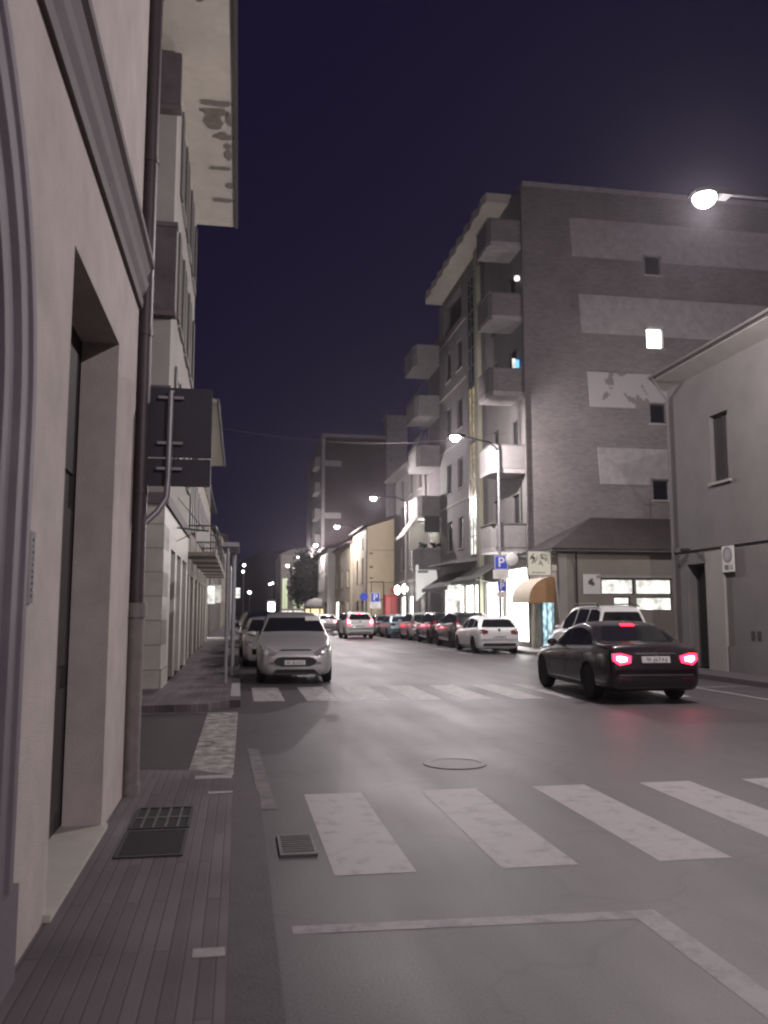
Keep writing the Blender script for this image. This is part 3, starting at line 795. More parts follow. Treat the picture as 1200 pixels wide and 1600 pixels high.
# ================================================================= TALL APARTMENT BLOCK
ab = thing('apartment_block', (XR, 35.2, 0), 'tall seven-storey block with blind brick side wall, pale panels and wavy roof edge', 'apartment block')
PA, PS = Plane('x', XR, -1), Plane('y', 35.2, -1)
ZT = 20.9
side_w = [(18.2, 18.95, 17.1, 18.0), (18.16, 18.95, 13.6, 14.55), (18.2, 18.95, 10.1, 11.0), (18.2, 18.95, 6.6, 7.5)]
bm = BM(); wall(bm, PS, XR, 27, 0, ZT, side_w, .2)
obj('side_wall', bm, 'brickwall', ab)
for i, h in enumerate(side_w):
    window(ab, PS, *h, d=.1, sill=True, n=1, pane='lit_white' if i == 1 else 'glass_dark', frame='frame_white' if i == 1 else 'frame_dark')
bm = BM()
def panel(x0t, x0b, x1, z0, z1): prism(bm, [(x0b, z0), (x1, z0), (x1, z1), (x0t, z1)], 'y', 35.17, 35.2)
Z0 = 1.6
for (a, b, z0, z1) in ((14.55, 14.65, 17.72, 19.55), (14.9, 15.0, 14.15, 15.95), (15.6, 15.7, 7.25, 8.9)):
    for (p0, p1) in ((a, 18.13),):
        nz = {17.72: 18.06, 14.15: 14.61, 7.25: 7.56}[z0]
        prism(bm, [(b, z0), (18.08, z0), (18.08, nz), (19.05, nz), (19.05, z0), (27, z0), (27, z1), (a, z1)], 'y', 35.165, 35.198)
obj('pale_panel', bm, 'concrete', ab)
# peeling panel: pale render with ragged losses
m = bpy.data.materials.new('peeling'); m.use_nodes = True; nn = m.node_tree
g = nn.nodes.new('ShaderNodeNewGeometry'); ns = nn.nodes.new('ShaderNodeTexNoise'); ns.inputs['Scale'].default_value = .9; ns.inputs['Detail'].default_value = 5
nn.links.new(g.outputs['Position'], ns.inputs['Vector']); cr = nn.nodes.new('ShaderNodeValToRGB')
cr.color_ramp.elements[0].position = .50; cr.color_ramp.elements[0].color = (.32, .30, .30, 1); cr.color_ramp.elements[1].position = .52; cr.color_ramp.elements[1].color = (.17, .15, .15, 1)
nn.links.new(ns.outputs['Fac'], cr.inputs[0]); nn.links.new(cr.outputs[0], nn.nodes['Principled BSDF'].inputs['Base Color']); nn.nodes['Principled BSDF'].inputs['Roughness'].default_value = .85
MATS['peeling'] = m
bm = BM(); prism(bm, [(15.32, 10.75), (18.1, 10.75), (18.1, 11.06), (19.03, 11.06), (19.03, 10.75), (19.5, 10.75), (19.5, 12.35), (15.22, 12.35)], 'y', 35.165, 35.198); obj('peeling_panel', bm, 'peeling', ab)
# street facade
rows = [5.2, 8.65, 12.1, 15.55]
fw = [(a, a + 1.2, z, z + 1.75) for z in rows for a in (45.9, 48.5)]
top_w = [(45.9, 50.2, 18.6, 20.4, .5)]
nb_w = [(39.2, 40.2, z, z + 2.0) for z in (5.0, 8.45, 11.9, 15.35)] + [(36.3, 37.3, z, z + 2.2) for z in (4.7, 8.1, 11.5, 15.0)]
stair = [(42.6, 44.5, 4.6, 20.2, .12)]
shops = [(35.4, 38.7, .3, 3.6), (39.0, 41.9, .3, 3.1), (42.05, 42.95, .3, 3.1), (43.1, 44.0, .3, 3.1), (44.15, 45.9, .3, 3.1), (46.2, 47.2, .3, 3.1), (47.5, 50.8, .3, 3.1)]
bm = BM(); wall(bm, PA, 35.2, 51.4, 0, ZT, fw + nb_w + stair + shops + top_w)
quad(bm, [(XR, 51.4, 0), (27, 51.4, 0), (27, 51.4, ZT), (XR, 51.4, ZT)]); quad(bm, [(27, 35.2, 0), (27, 51.4, 0), (27, 51.4, ZT), (27, 35.2, ZT)])
quad(bm, [(XR, 35.2, ZT), (27, 35.2, ZT), (27, 51.4, ZT), (XR, 51.4, ZT)])
obj('street_wall', bm, 'render_grey', ab)
for h in fw: window(ab, PA, *h, d=.12, style='shutter' if h[2] != 8.65 else 'glass', n=2)
for h in nb_w: window(ab, PA, *h, d=.12, sill=False)
window(ab, PA, 45.9, 50.2, 18.6, 20.4, d=.4, sill=False, n=4, style='shutter')
for z in (4.35, 7.8, 11.25, 14.7, 18.1):
    bm = BM(); box(bm, XR - .05, XR, 45, 51.4, z, z + .12); obj('stringcourse', bm, 'render_pale', ab)
# stair glazing, some landings lit
for k in range(5):
    z = 4.62 + 3.1 * k
    bm = BM()
    for a in (42.62, 43.22, 43.85, 44.42): PA.box(bm, a, a + .06, z, z + 3.0, -.05, .02)
    for zz in (z, z + 1.0, z + 2.0, z + 2.94): PA.box(bm, 42.68, 44.42, zz, zz + .05, -.045, .015)
    w = obj('stair_window', bm, 'frame_metal', ab)
    bm = BM(); PA.box(bm, 42.64, 44.46, z + .05, z + 2.95, .03, .04)
    obj('pane', bm, ['lit_soft', 'lit_yellow', 'lit_yellow', 'glass_dark', 'glass_dark'][k], w)
    bm = BM()
    if k in (1, 2, 4):
        for q in range(3): tube(bm, [PA.p(42.7, z + .1 + q * .95, -.06), PA.p(44.4, z + .9 + q * .95, -.06)], .02, 5)
        obj('brace', bm, 'frame_metal', w)
bm = BM(); box(bm, XR - .22, XR, 42.0, 42.5, 0, ZT); obj('fin', bm, 'olive_pilaster', ab)
for h in shops: window(ab, PA, *h, d=.1, sill=False, n=1 if h[1] - h[0] < 2 else 3, pane='lit_white' if h[1] < 47.5 else 'lit_soft', name='shop_window')
# near-end balconies (brick-faced parapets on thick slabs)
for k, z in enumerate((4.4, 7.85, 11.3, 14.75, 18.2)):
    bm = BM()
    prism(bm, [(XR, 35.25), (10.85, 35.25), (10.72, 35.5), (10.72, 37.1), (XR, 37.1)], 'z', z - .2, z); b = obj('balcony', bm, 'concrete', ab)
    bm = BM(); box(bm, 10.86, XR - .01, 35.22, 35.34, z, z + 1.0, 0 if k < 2 else 1); 
    prism(bm, [(10.72, 35.5), (10.86, 35.22), (10.86, 35.34), (10.82, 35.5)], 'z', z, z + 1.0); box(bm, 10.72, 10.82, 35.5, 37.1, z, z + 1.0, 0 if k < 2 else 1)
    obj('parapet', bm, ['concrete_bal', 'brickwall'], b)
    bm = BM(); box(bm, 10.68, XR - .01, 35.19, 35.37, z + 1.0, z + 1.05); box(bm, 10.68, 10.86, 35.37, 37.1, z + 1.0, z + 1.05); obj('coping', bm, 'fascia', b)
bm = BM(); tube(bm, [(XR - .05, 35.12, .1), (XR - .05, 35.12, 20.8)], .045, 8); obj('downpipe', bm, 'fascia', ab, True, sharp=50)
# balcony lamp and television glow
bm = BM(); lathe(bm, [(.001, -.14), (.11, -.1), (.14, 0), (.11, .1), (.001, .14)], (12.1, 35.45, 16.6), 'z', 12); obj('balcony_lamp', bm, 'lit_soft', ab)
bm = BM(); box(bm, 11.98, 12.12, 35.9, 35.95, 12.5, 13.0); box(bm, 12.12, 12.28, 35.9, 35.95, 12.6, 12.95, 1); obj('television', bm, ['lit_soft', 'lit_tv'], ab)
# far-end balconies
for k, z in enumerate((4.45, 7.7, 10.9, 14.1, 17.4)):
    bm = BM(); x0 = 11.0 - .08 * k
    prism(bm, [(XR, 51.5), (x0 + .2, 51.5), (x0, 51.9), (x0, 54.6), (XR, 54.6)], 'z', z - .2, z); b = obj('balcony', bm, 'concrete_bal', ab)
    bm = BM(); box(bm, x0 + .2, XR, 51.45, 51.55, z, z + 1.15); prism(bm, [(x0 + .2, 51.45), (x0, 51.85), (x0 + .1, 51.9), (x0 + .25, 51.55)], 'z', z, z + 1.15); box(bm, x0, x0 + .1, 51.9, 54.6, z, z + 1.15)
    obj('parapet', bm, 'concrete_bal', b)
    if k in (2, 3):
        bm = BM(); prism(bm, [(x0 - .05, z + .9), (x0 + .5, z + 2.1), (x0 + .5, z + 2.15), (x0 - .05, z + .95)], 'y', 51.9, 54.5); obj('sun_blind', bm, 'canvas_dark', b)
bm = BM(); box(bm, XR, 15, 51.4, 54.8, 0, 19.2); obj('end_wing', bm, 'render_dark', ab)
# roof overhang with scalloped outer edge
bm = BM(); ys = 37.2
pts = []
nseg = 9; L_ = (51.0 - ys) / nseg
for i in range(nseg):
    for q in range(4):
        u = q / 4; pts.append((11.32 - .16 * math.sin(math.pi * (u + .12)), ys + (i + u) * L_))
pts.append((11.32, 51.0))
prism(bm, [(XR + .3, ys)] + pts + [(XR + .3, 51.0)], 'z', 21.05, 21.5); obj('roof_overhang', bm, 'soffit_b2', ab)
bm = BM(); box(bm, XR + .1, 27, 35.3, 51.2, ZT, 21.2); obj('roof', bm, 'concrete', ab)
# canopy slab over shops
bm = BM(); prism(bm, [(XR, 4.3), (10.9, 4.2), (10.9, 4.3), (XR, 4.45)], 'y', 43.2, 48.8); obj('canopy', bm, 'concrete_bal', ab)
# shop awnings
for (y0, y1, z1, z0, x0, lab) in ((38.85, 43.6, 4.0, 3.2, 10.95, 'dark canvas shop awning nearest the round sign'), (44.2, 50.6, 3.9, 3.0, 10.9, 'long dark canvas awning behind the white post sign')):
    t = thing('awning', (XR, y0, z0), lab, 'awning', 'dark awnings of the block')
    bm = BM(); prism(bm, [(XR - .01, z1), (x0, z0), (x0, z0 - .2), (x0 + .02, z0 - .2), (x0 + .02, z0 - .01), (XR - .01, z1 - .03)], 'y', y0, y1); obj('canopy', bm, 'canvas_dark', t)
    for yy in (y0 + .1, y1 - .1):
        bm = BM(); tube(bm, [(XR, yy, z0 - .3), (x0 + .05, yy, z0 - .05)], .02, 6); obj('arm', bm, 'frame_metal', t)
# winter-garden fittings on lowest far balcony
t = thing('roller_blind', (11.4, 51.45, 6.6), 'square dark blind hanging in the lit balcony with plants', 'blind')
bm = BM(); box(bm, 11.25, 12.22, 51.38, 51.42, 6.55, 7.55); obj('cloth', bm, 'black_paint', t)
t = thing('balcony_awning', (10.7, 52, 6.6), 'slanting pale awning on the street side of the lit balcony', 'awning')
bm = BM(); prism(bm, [(10.9, 7.55), (9.95, 6.3), (9.95, 6.24), (10.95, 7.52)], 'y', 51.6, 54.4); obj('canopy', bm, 'render_grey', t)
bm = BM(); box(bm, XR - .04, XR - .005, 51.6, 54.4, 4.7, 7.3); box(bm, 10.9, 12.2, 54.5, 54.55, 4.6, 7.4)
t = tag(obj('balcony_screen', bm, 'render_pale'), 'pale lit screen wall enclosing the plant balcony', 'screen')
l = bpy.data.lights.new('balcony_bulb', 'POINT'); l.energy = 60; l.color = (1, .97, .88); l.shadow_soft_size = .1
lo = bpy.data.objects.new('balcony_bulb', l); COL.objects.link(lo); lo.location = (11.5, 53, 7.1)
def leafy(name, cx, cy, z, rx, ry, rz, n, size, m, parent=None, seed=1):
    rr = random.Random(seed); bm = BM()
    clumps = [(rr.uniform(-1, 1), rr.uniform(-1, 1), rr.uniform(-1, 1), rr.uniform(.3, .55)) for _ in range(max(5, n // 60))]
    for i in range(n):
        c = rr.choice(clumps)
        while True:
            p = Vector((rr.gauss(0, 1), rr.gauss(0, 1), rr.gauss(0, 1)))
            if p.length > .1: break
        p = p.normalized() * rr.random() ** .4 * c[3]
        q = Vector((cx + (c[0] * .62 + p.x) * rx, cy + (c[1] * .62 + p.y) * ry, z + (c[2] * .62 + p.z) * rz))
        u = Vector((rr.uniform(-1, 1), rr.uniform(-1, 1), rr.uniform(-1, 1))).normalized(); w = u.orthogonal().normalized()
        s = size * rr.uniform(.6, 1.3)
        quad(bm, [q - u * s, q + w * s * .6, q + u * s, q - w * s * .6])
    return obj(name, bm, m, parent)
for i, (x, lab) in enumerate(((11.15, 'leafy dark potted plants on the left of the lit balcony rail'), (12.0, 'low dark potted plant below the dark blind on the lit balcony'))):
    t = thing('potted_plant', (x, 51.5, 5.6), lab, 'plant', 'plants on the lit balcony')
    bm = BM(); box(bm, x - .3, x + .25, 51.3, 51.45, 5.45, 5.62); obj('planter', bm, 'concrete', t)
    leafy('leaves', x, 51.35, 5.72, .4, .15, .18, 160, .07, 'foliage_dark', t, seed=i + 3)

# ================================================================= FOUR-STOREY HOUSE NEXT TO IT
h2 = thing('townhouse', (XR, 55, 0), 'grey four-storey house with jutting eaves between the tall block and yellow gable', 'house')
P2 = Plane('x', XR, -1)
hs = [(a, a + 1.1, z, z + 1.9) for a in (57.0, 60.2, 63.6) for z in (4.8, 7.7, 10.0)]
hs = [h for h in hs if h[2] < 9.9] + [(a, a + 1.1, 10.2, 11.7) for a in (57.0, 60.2, 63.6)]
gsh = [(56, 58.2, .3, 2.8), (60.2, 61.6, .3, 2.8), (63.0, 64.6, .3, 2.8)]
bm = BM(); wall(bm, P2, 54.82, 67.3, 0, 12.0, hs + gsh); quad(bm, [(XR, 54.82, 0), (26, 54.82, 0), (26, 54.82, 12), (XR, 54.82, 12)])
obj('wall', bm, 'render_grey', h2)
for h in hs: window(h2, P2, *h, style='shutter')
for i, h in enumerate(gsh): window(h2, P2, *h, sill=False, name='shop_window', pane='lit_white' if i else 'lit_dim')
bm = BM(); prism(bm, [(XR - .9, 12.0), (XR - .9, 12.15), (18, 13.6), (26, 12.1), (26, 12.0)], 'y', 54.82, 67.3); obj('roof', bm, 'fascia', h2)
bm = BM(); box(bm, XR - .06, XR, 54.82, 67.3, 3.8, 4.0); obj('stringcourse', bm, 'render_pale', h2)
bm = BM(); tube(bm, [(XR - .9, 55.5, 11.98), (XR - .3, 55.5, 11.5), (XR - .08, 55.5, 11.0), (XR - .08, 55.5, .1)], .06, 8); obj('downpipe', bm, 'fascia', h2); bm = BM(); tube(bm, [(XR - .08, 66.9, 12), (XR - .08, 66.9, .1)], .06, 8); obj('downpipe', bm, 'fascia', h2)
for i, (yy, lab) in enumerate(((60.9, 'oval white lit lamp sign on the grey house, the nearer one'), (63.8, 'oval white lit lamp sign on the grey house, the farther one'))):
    bm = BM(); lathe(bm, [(.001, -.08), (.2, -.05), (.22, 0), (.2, .05), (.001, .08)], (XR - .45, yy, 0), 'y', 20)
    for v in bm.verts: v.co.z = v.co.z * 1.6 + 3.3
    tag(obj('round_sign', bm, 'lit_white'), lab, 'sign', 'oval lit signs')

# ================================================================= YELLOW GABLE AND THE ROW BEYOND
yh = thing('yellow_house', (9.9, 68, 0), 'house with a plain yellow ochre gable wall facing the camera', 'house')
PY2 = Plane('y', 68, -1); PYx = Plane('x', 10.15, -1)
bm = BM(); prism(bm, [(10.15, 0), (17, 0), (17, 9.6), (13.5, 9.6), (10.15, 8.5)], 'y', 68, 68.3); obj('gable_wall', bm, 'yellow_plaster', yh)
hs = [(a, a + .9, z, z + 1.9) for a in (70.2, 73.4) for z in (4.2,)] + [(a, a + .8, 6.9, 7.8) for a in (70.2, 73.4)]
gs_ = [(69.8, 71.4, .3, 2.6), (73, 74.6, .3, 2.6)]
bm = BM(); wall(bm, PYx, 68.3, 77, 0, 8.5, hs + gs_); obj('wall', bm, 'render_cream', yh)
for h in hs: window(yh, PYx, *h, style='shutter')
for h in gs_: window(yh, PYx, *h, sill=False, name='shop_window', pane='glassfront')
bm = BM(); prism(bm, [(9.75, 8.5), (9.75, 8.65), (13.5, 9.85), (17, 9.85), (17, 9.6), (13.5, 9.65)], 'y', 67.85, 77); obj('roof', bm, 'roof_tile', yh)
bm = BM(); tube(bm, [(10.1, 67.92, .1), (10.1, 67.92, 8.4)], .05, 6)
box(bm, 10.2, 12.4, 67.95, 68, 4.0, 4.04); box(bm, 10.4, 12.4, 67.95, 68, 6.6, 6.63); obj('pipes_and_ledges', bm, 'fascia', yh)
bm = BM()
for z in (6.3, 5.2, 4.3): box(bm, 10.35, 10.6, 67.9, 68, z, z + .1)
obj('wall_bracket', bm, 'iron', yh)
far_house(10.0, 77.2, 90, 7.9, 'render_cream', 'cream two-storey house with tall windows past the yellow gable', ['lit_dim', 'glassfront', 'lit_white'], -1, nfl=1)
far_house(9.2, 90.2, 101, 8.4, 'render_pale', 'pale bay-fronted house beyond the cream two-storey house', ['glassfront', 'lit_dim'], -1, nfl=2)
t = thing('kiosk_cabinet', (12, 66.8, .12), 'red boxy cabinet before the yellow gable', 'cabinet')
bm = BM(); box(bm, 11.35, 12.7, 66.4, 66.9, .12, 3.0)
obj('body', bm, 'red_box', t)
bm = BM()
for k in range(3): box(bm, 11.45 + k * .42, 11.8 + k * .42, 66.37, 66.4, 1.2, 2.8)
obj('door', bm, mat('red_pale', (.5, .12, .12), .5), t)
bm = BM(); box(bm, 11.9, 12.6, 66.5, 66.8, 3.15, 3.5); box(bm, 12.2, 12.28, 66.6, 66.7, 3.0, 3.15); obj('sign_top', bm, 'red_box', t)
bm = BM()
t = thing('metal_frame', (11, 67.2, .12), 'thin dark rectangular frame standing by the yellow gable', 'frame')
bm = BM()
for x in (10.35, 11.35): box(bm, x, x + .06, 67.3, 67.36, .12, 4.0)
box(bm, 10.35, 11.41, 67.3, 67.36, 4.0, 4.06); box(bm, 10.41, 11.35, 67.3, 67.36, 2.6, 2.65); obj('frame_bars', bm, 'iron', t)

# brown tower block
bt = thing('tower_block', (10.2, 102, 0), 'distant reddish brown tower block with a pale lift shaft', 'apartment block')
PB = Plane('y', 102, -1); PBx = Plane('x', 9.6, -1)
bm = BM(); wall(bm, PB, 9.6, 17.5, 0, 23.2, []); quad(bm, [(9.6, 102, 23.2), (17.5, 102, 23.2), (17.5, 125, 23.2), (9.6, 125, 23.2)])
obj('wall', bm, 'brown_brick', bt)
hs = [(a, a + 1.4, z, z + 1.6) for a in (104, 108, 112, 116) for z in (4, 7.2, 10.4, 13.6, 16.8, 20)]
bm = BM(); wall(bm, PBx, 102, 125, 0, 23.2, hs); obj('street_wall', bm, 'render_grey', bt)
for h in hs: window(bt, PBx, *h, sill=False)
for z in (3.6, 6.8, 10, 13.2, 16.4, 19.6):
    bm = BM(); box(bm, 8.9, 9.6, 103, 107.5, z - .15, z); box(bm, 8.9, 8.98, 103, 107.5, z, z + 1); box(bm, 8.98, 9.6, 103, 103.08, z, z + 1); obj('balcony', bm, 'concrete_bal', bt)
bm = BM(); box(bm, 17.5, 20, 101, 104, 0, 25.5); box(bm, 17.3, 20.2, 100.8, 104.2, 25.5, 25.7); obj('lift_shaft', bm, 'concrete', bt)
bm = BM(); box(bm, 9.6, 10.0, 101.9, 102, 0, 23.2); box(bm, 9.6, 17.5, 101.9, 102, 22.9, 23.3)
for z in (6.5, 12.9, 19.3): box(bm, 10.0, 12.0, 101.93, 102, z, z + .7)
obj('pale_trim', bm, 'concrete', bt)

# pale end building with green-glowing panes, tree and dome kiosk
eb = thing('floodlit_building', (9, 150, 0), 'far pale gabled building with panes glowing green for floodlight at the street end', 'building')
PE = Plane('y', 150, -1)
he = [(7.4, 8.4, 2.2, 7.6), (9.2, 10.0, 2.2, 7.6), (10.6, 11.4, 2.2, 7.6)]
bm = BM(); wall(bm, PE, 7.1, 16, 0, 11.6, he, .3); quad(bm, [(7.1, 150, 0), (7.1, 175, 0), (7.1, 175, 11.6), (7.1, 150, 11.6)]); obj('wall', bm, 'render_warm', eb)
for h in he: window(eb, PE, *h, sill=False, pane='lit_green', d=.2)  # panes glow green in place of floodlight falling on the front
bm = BM(); prism(bm, [(6.6, 11.6), (16.5, 11.6), (16.5, 13.6), (9, 12.6)], 'y', 149.5, 175); obj('roof', bm, 'render_grey', eb)
bm = BM(); box(bm, 11.3, 11.9, 149.6, 149.8, 5.2, 8.4); obj('lit_banner', bm, 'lit_soft', eb)
bm = BM(); box(bm, 7.4, 11.3, 149.5, 149.9, .3, 1.9); obj('shop_front', bm, 'lit_soft', eb)
def tree(x, y, h, r, label, seed, n=2600, group=None):
    t = thing('street_tree', (x, y, 0), label, 'tree', group)
    rr = random.Random(seed); bm = BM()
    tube(bm, [(x, y, 0), (x + .1, y, h * .25), (x, y + .1, h * .5)], [.28, .2, .14], 8)
    for k in range(5):
        a = k * 1.3; tube(bm, [(x, y, h * (.35 + .04 * k)), (x + r * .6 * math.cos(a), y + r * .6 * math.sin(a), h * (.6 + .06 * k))], [.1, .03], 6)
    obj('trunk', bm, 'bark', t, True)
    leafy('crown', x, y, h * .66, r * 1.15, r * 1.15, h * .42, n, .22, 'foliage_dark', t, seed)
    return t
tree(8.5, 104, 8.6, 2.3, 'dark broad tree added for the shaded mass before the floodlit building on the right', 5, 6000)  # added tree; its dark crown stands in for shaded eaves
tree(11.9, 120, 9.0, 3.2, 'dark street tree partly behind the nearer tree at the tower foot', 8, 1500)
dk = thing('domed_canopy', (9.6, 98, 0), 'small domed canopy with warm lit bottles of light under the dark tree', 'canopy')
bm = BM(); lathe(bm, [(1.45, 0), (1.4, .35), (1.2, .75), (.8, 1.05), (.3, 1.2), (.001, 1.23)], (8.7, 97, 2.0), 'z', 20); obj('dome', bm, 'concrete_bal', dk, True)
bm = BM(); lathe(bm, [(1.25, -1.2), (1.3, 0)], (8.7, 97, 2.0), 'z', 16); obj('lit_side', bm, 'lit_warm', dk)
bm = BM()
for k in range(8):
    a = R(45 * k + 10); tube(bm, [(8.7 + 1.38 * math.cos(a), 97 + 1.38 * math.sin(a), .1), (8.7 + 1.38 * math.cos(a), 97 + 1.38 * math.sin(a), 2.0)], .09, 6)
obj('posts', bm, 'iron', dk)

# hill behind
bm = BM(); rr = random.Random(11)
prof = [(-300, 12), (-120, 20), (-50, 24), (-20, 26), (-2, 28), (8, 34), (20, 37), (60, 36), (160, 30), (400, 18)]
P0 = [bm.verts.new((x, 420, -1)) for x, z in prof]; P1 = [bm.verts.new((x, 470, z * .8 + rr.uniform(-1, 1))) for x, z in prof]; P2_ = [bm.verts.new((x, 560, z * 1.15)) for x, z in prof]
for a, b in ((P0, P1), (P1, P2_)):
    for i in range(len(prof) - 1): bm.faces.new((a[i], a[i + 1], b[i + 1], b[i]))
struct('hill', bm, 'foliage_dark', True)

# ================================================================= STREET LAMPS
def lamp_mesh(root, reach, n=20, turn=0):
    bm = BM(); tube(bm, [(0, 0, .1), (0, 0, 1.2)], .085, 12); tube(bm, [(0, 0, 1.2), (0, 0, 9.0)], [.07, .05], 12); obj('pole', bm, 'galv', root, True, world=False, sharp=60)
    bm = BM(); tube(bm, [(0, 0, 8.95), (-.6, 0, 9.22), (-reach + .5, 0, 9.24)], [.04, .035, .03], 10); obj('arm', bm, 'arm_black', root, True, world=False, sharp=60)
    bm = BM()
    prism(bm, [(-reach - .26, 9.17), (-reach - .26, 9.21), (-reach + .1, 9.32), (-reach + .5, 9.28), (-reach + .5, 9.17)], 'y', -.13, .13); hd_ = obj('lamp_head', bm, 'arm_black', root, world=False)
    bm = BM(); lathe(bm, [(.001, -.20), (.1, -.185), (.17, -.13), (.21, -.05), (.2, 0)], (-reach, 0, 9.165), 'z', n); obj('lens', bm, 'bulb', hd_, True, world=False)
lamps = [(11.4, -24.5, 3.2), (11.4, -6.2, 3.2), (11.35, 13.6, 3.1), (11.0, 35.15, 2.75), (10.85, 55.3, 2.2), (10.2, 74.4, 1.8), (9.5, 95.5, 1.1), (9.0, 117, 1.0), (8.6, 138, 1.0)]
lamps.append((19.5, 24.6, 1.2))  # unseen lamp added to lift the house's shadow off the brick wall
labs = ['', '', 'street lamp glaring at the top right, pole out of frame', 'street lamp with parking signs on its pole before the tall block', 'street lamp shining before the grey four-storey house',
        'street lamp shining just left of the yellow gable', 'small street lamp shining below the brown tower', 'tiny street lamp by the dark tree', 'farthest right-hand street lamp', 'unseen fill lamp added in the side street behind the right-hand house']
for i, (x, y, rch) in enumerate(lamps):
    turn = R(33) if i == 3 else 0
    if i >= 2:
        r_ = thing('street_lamp', (x, y, 0), labs[i], 'street lamp', 'street lamps along the right kerb'); lamp_mesh(r_, rch)
    else:
        r_ = thing('street_lamp', (x, y, 0), 'street lamp behind the camera on the right kerb, %s' % ('farther' if i == 0 else 'nearer'), 'street lamp', 'street lamps along the right kerb'); lamp_mesh(r_, rch)
    r_.rotation_euler[2] = turn
    if i == 3: r_.location[2] = -.33
    l = bpy.data.lights.new('lamp_light', 'POINT'); l.energy = LAMP_W * (.45 if i == 9 else 1.0 if i > 1 else .85); l.color = LAMP_COL if i > 1 else (1, .86, .93); l.shadow_soft_size = .07
    lo = bpy.data.objects.new('lamp_light', l); COL.objects.link(lo); lo.parent = r_; lo.location = (-rch, 0, 8.885)
# small lamps far left
for i, (x, y, z, lab) in enumerate(((.6, 118, 8.0, 'tiny street lamp high on the far left, topmost'), (.55, 128, 7.6, 'tiny street lamp on the far left just under the topmost'), 
                                    (1.2, 60 + 40, 3.9, 'low slanting shop lamp near the far left kerb'), (5.6, 160, 6.8, 'lamp post left of the floodlit building'), (6.3, 165, 7.2, 'second lamp post beside the floodlit building'))):
    t = thing('street_lamp', (x, y, 0), lab, 'street lamp', 'tiny far lamps')
    bm = BM(); tube(bm, [(x, y, 0), (x, y, z)], .05, 6); obj('pole', bm, 'iron', t)
    bm = BM(); lathe(bm, [(.001, -.16), (.14, -.1), (.18, 0), (.14, .1), (.001, .16)], (x, y, z), 'z', 10); obj('lens', bm, 'bulb_far', t)
t = thing('shop_sign', (.2, 96, 3), 'tiny square white lit sign on the far left', 'sign')
bm = BM(); box(bm, -.5, .1, 96, 96.1, 3.2, 4.3); obj('light_box', bm, 'lit_soft', t)
for i, (x, lab) in enumerate(((4.7, 'bright lit kiosk window low beside the floodlit building'), )):
    t = thing('kiosk', (x, 140, 0), lab, 'kiosk')
    bm = BM(); box(bm, x - .2, x + 1.2, 140, 142, 0, 3.6); obj('body', bm, 'render_grey', t)
    bm = BM(); box(bm, x, x + 1.0, 139.9, 140, 1.6, 3.2); obj('window', bm, 'lit_white', t)
# cable across the street
bm = BM(); pts = [(-1.6 + 13.9 * k / 12, 34 + 4 * k / 12, 9.0 - .6 * math.sin(math.pi * k / 12) + 1.0 * k / 12) for k in range(13)]
tube(bm, pts, .006, 5); tag(obj('overhead_cable', bm, 'pipe_dark'), 'thin cable strung across the street against the dark sky', 'cable')

# ================================================================= SIGNS BY THE KERB
def psign(x, y, z0, s, label, group, pole=False, panel=True, second=False, top=None):
    t = thing('parking_sign', (x, y, 0), label, 'sign', group)
    bm = BM(); box(bm, x - s / 2, x + s / 2, y - .02, y, z0, z0 + s * 1.02); b = obj('plate', bm, 'sign_blue', t)
    fontmesh('P', s * 1.0, 'letter', 'sign_white', t, Matrix.Translation(Vector((x, y - .026, z0 + s * .5)) - t.location) @ FACE_CAM)
    bm = BM()
    bw = s * .035
    for (a, b_, c, d) in ((x - s / 2, x + s / 2, z0, z0 + bw), (x - s / 2, x + s / 2, z0 + s * 1.02 - bw, z0 + s * 1.02), (x - s / 2, x - s / 2 + bw, z0 + bw, z0 + s * 1.02 - bw), (x + s / 2 - bw, x + s / 2, z0 + bw, z0 + s * 1.02 - bw)):
        box(bm, a, b_, y - .023, y - .02, c, d)
    obj('border', bm, 'sign_white', t)
    if panel:
        bm = BM(); box(bm, x - s * .62, x + s * .62, y - .02, y, z0 - s * .68, z0 - .02); p = obj('lower_plate', bm, 'sign_white', t)
        bm = BM(); k = 0
        for zz in (z0 - s * .22, z0 - s * .42, z0 - s * .57): box(bm, x - s * (.5 - .1 * k), x + s * (.45 - .12 * k), y - .024, y - .02, zz, zz + s * .05); k += 1
        obj('small_print', bm, 'sign_disc', p)
    if pole:
        bm = BM(); tube(bm, [(x, y + .05, .1), (x, y + .05, z0 + s + .15)], .035, 10); obj('post', bm, 'galv', t, True, sharp=50)
    return t
psign(11.0, 35.0, 3.42, .58, 'blue parking sign with white plate on the lamp post before the tall block, upper', 'parking signs on the lamp post')
psign(11.02, 35.0, 2.5, .40, 'smaller blue parking sign, lower on the lamp post before the tall block', 'parking signs on the lamp post')
psign(9.78, 61.5, 2.35, .66, 'blue parking sign on its own post before the yellow gable', None, pole=True)
t = thing('road_sign', (9.05, 62.5, 0), 'small blue round road sign beside the farther parking sign', 'sign')
bm = BM(); lathe(bm, [(.001, -.02), (.28, -.02), (.3, 0)], (9.1, 62.5, 2.75), 'y', 20); obj('disc', bm, 'sign_blue', t)
bm = BM(); tube(bm, [(9.1, 62.55, .1), (9.1, 62.55, 3.0)], .03, 8); obj('post', bm, 'galv', t)
t = thing('post_sign', (11.3, 45.4, .12), 'tall narrow white sign board on two legs between the dark awnings', 'sign')
bm = BM(); box(bm, 11.0, 11.5, 45.0, 45.08, 1.35, 3.1); obj('board', bm, mat('post_board', (.6, .6, .58), .5, emis=(1, 1, .96), estr=.12), t)
bm = BM(); lathe(bm, [(.001, 0), (.14, 0), (.14, .01)], (11.25, 44.98, 2.25), 'y', 14); obj('emblem', bm, 'sign_disc', t)
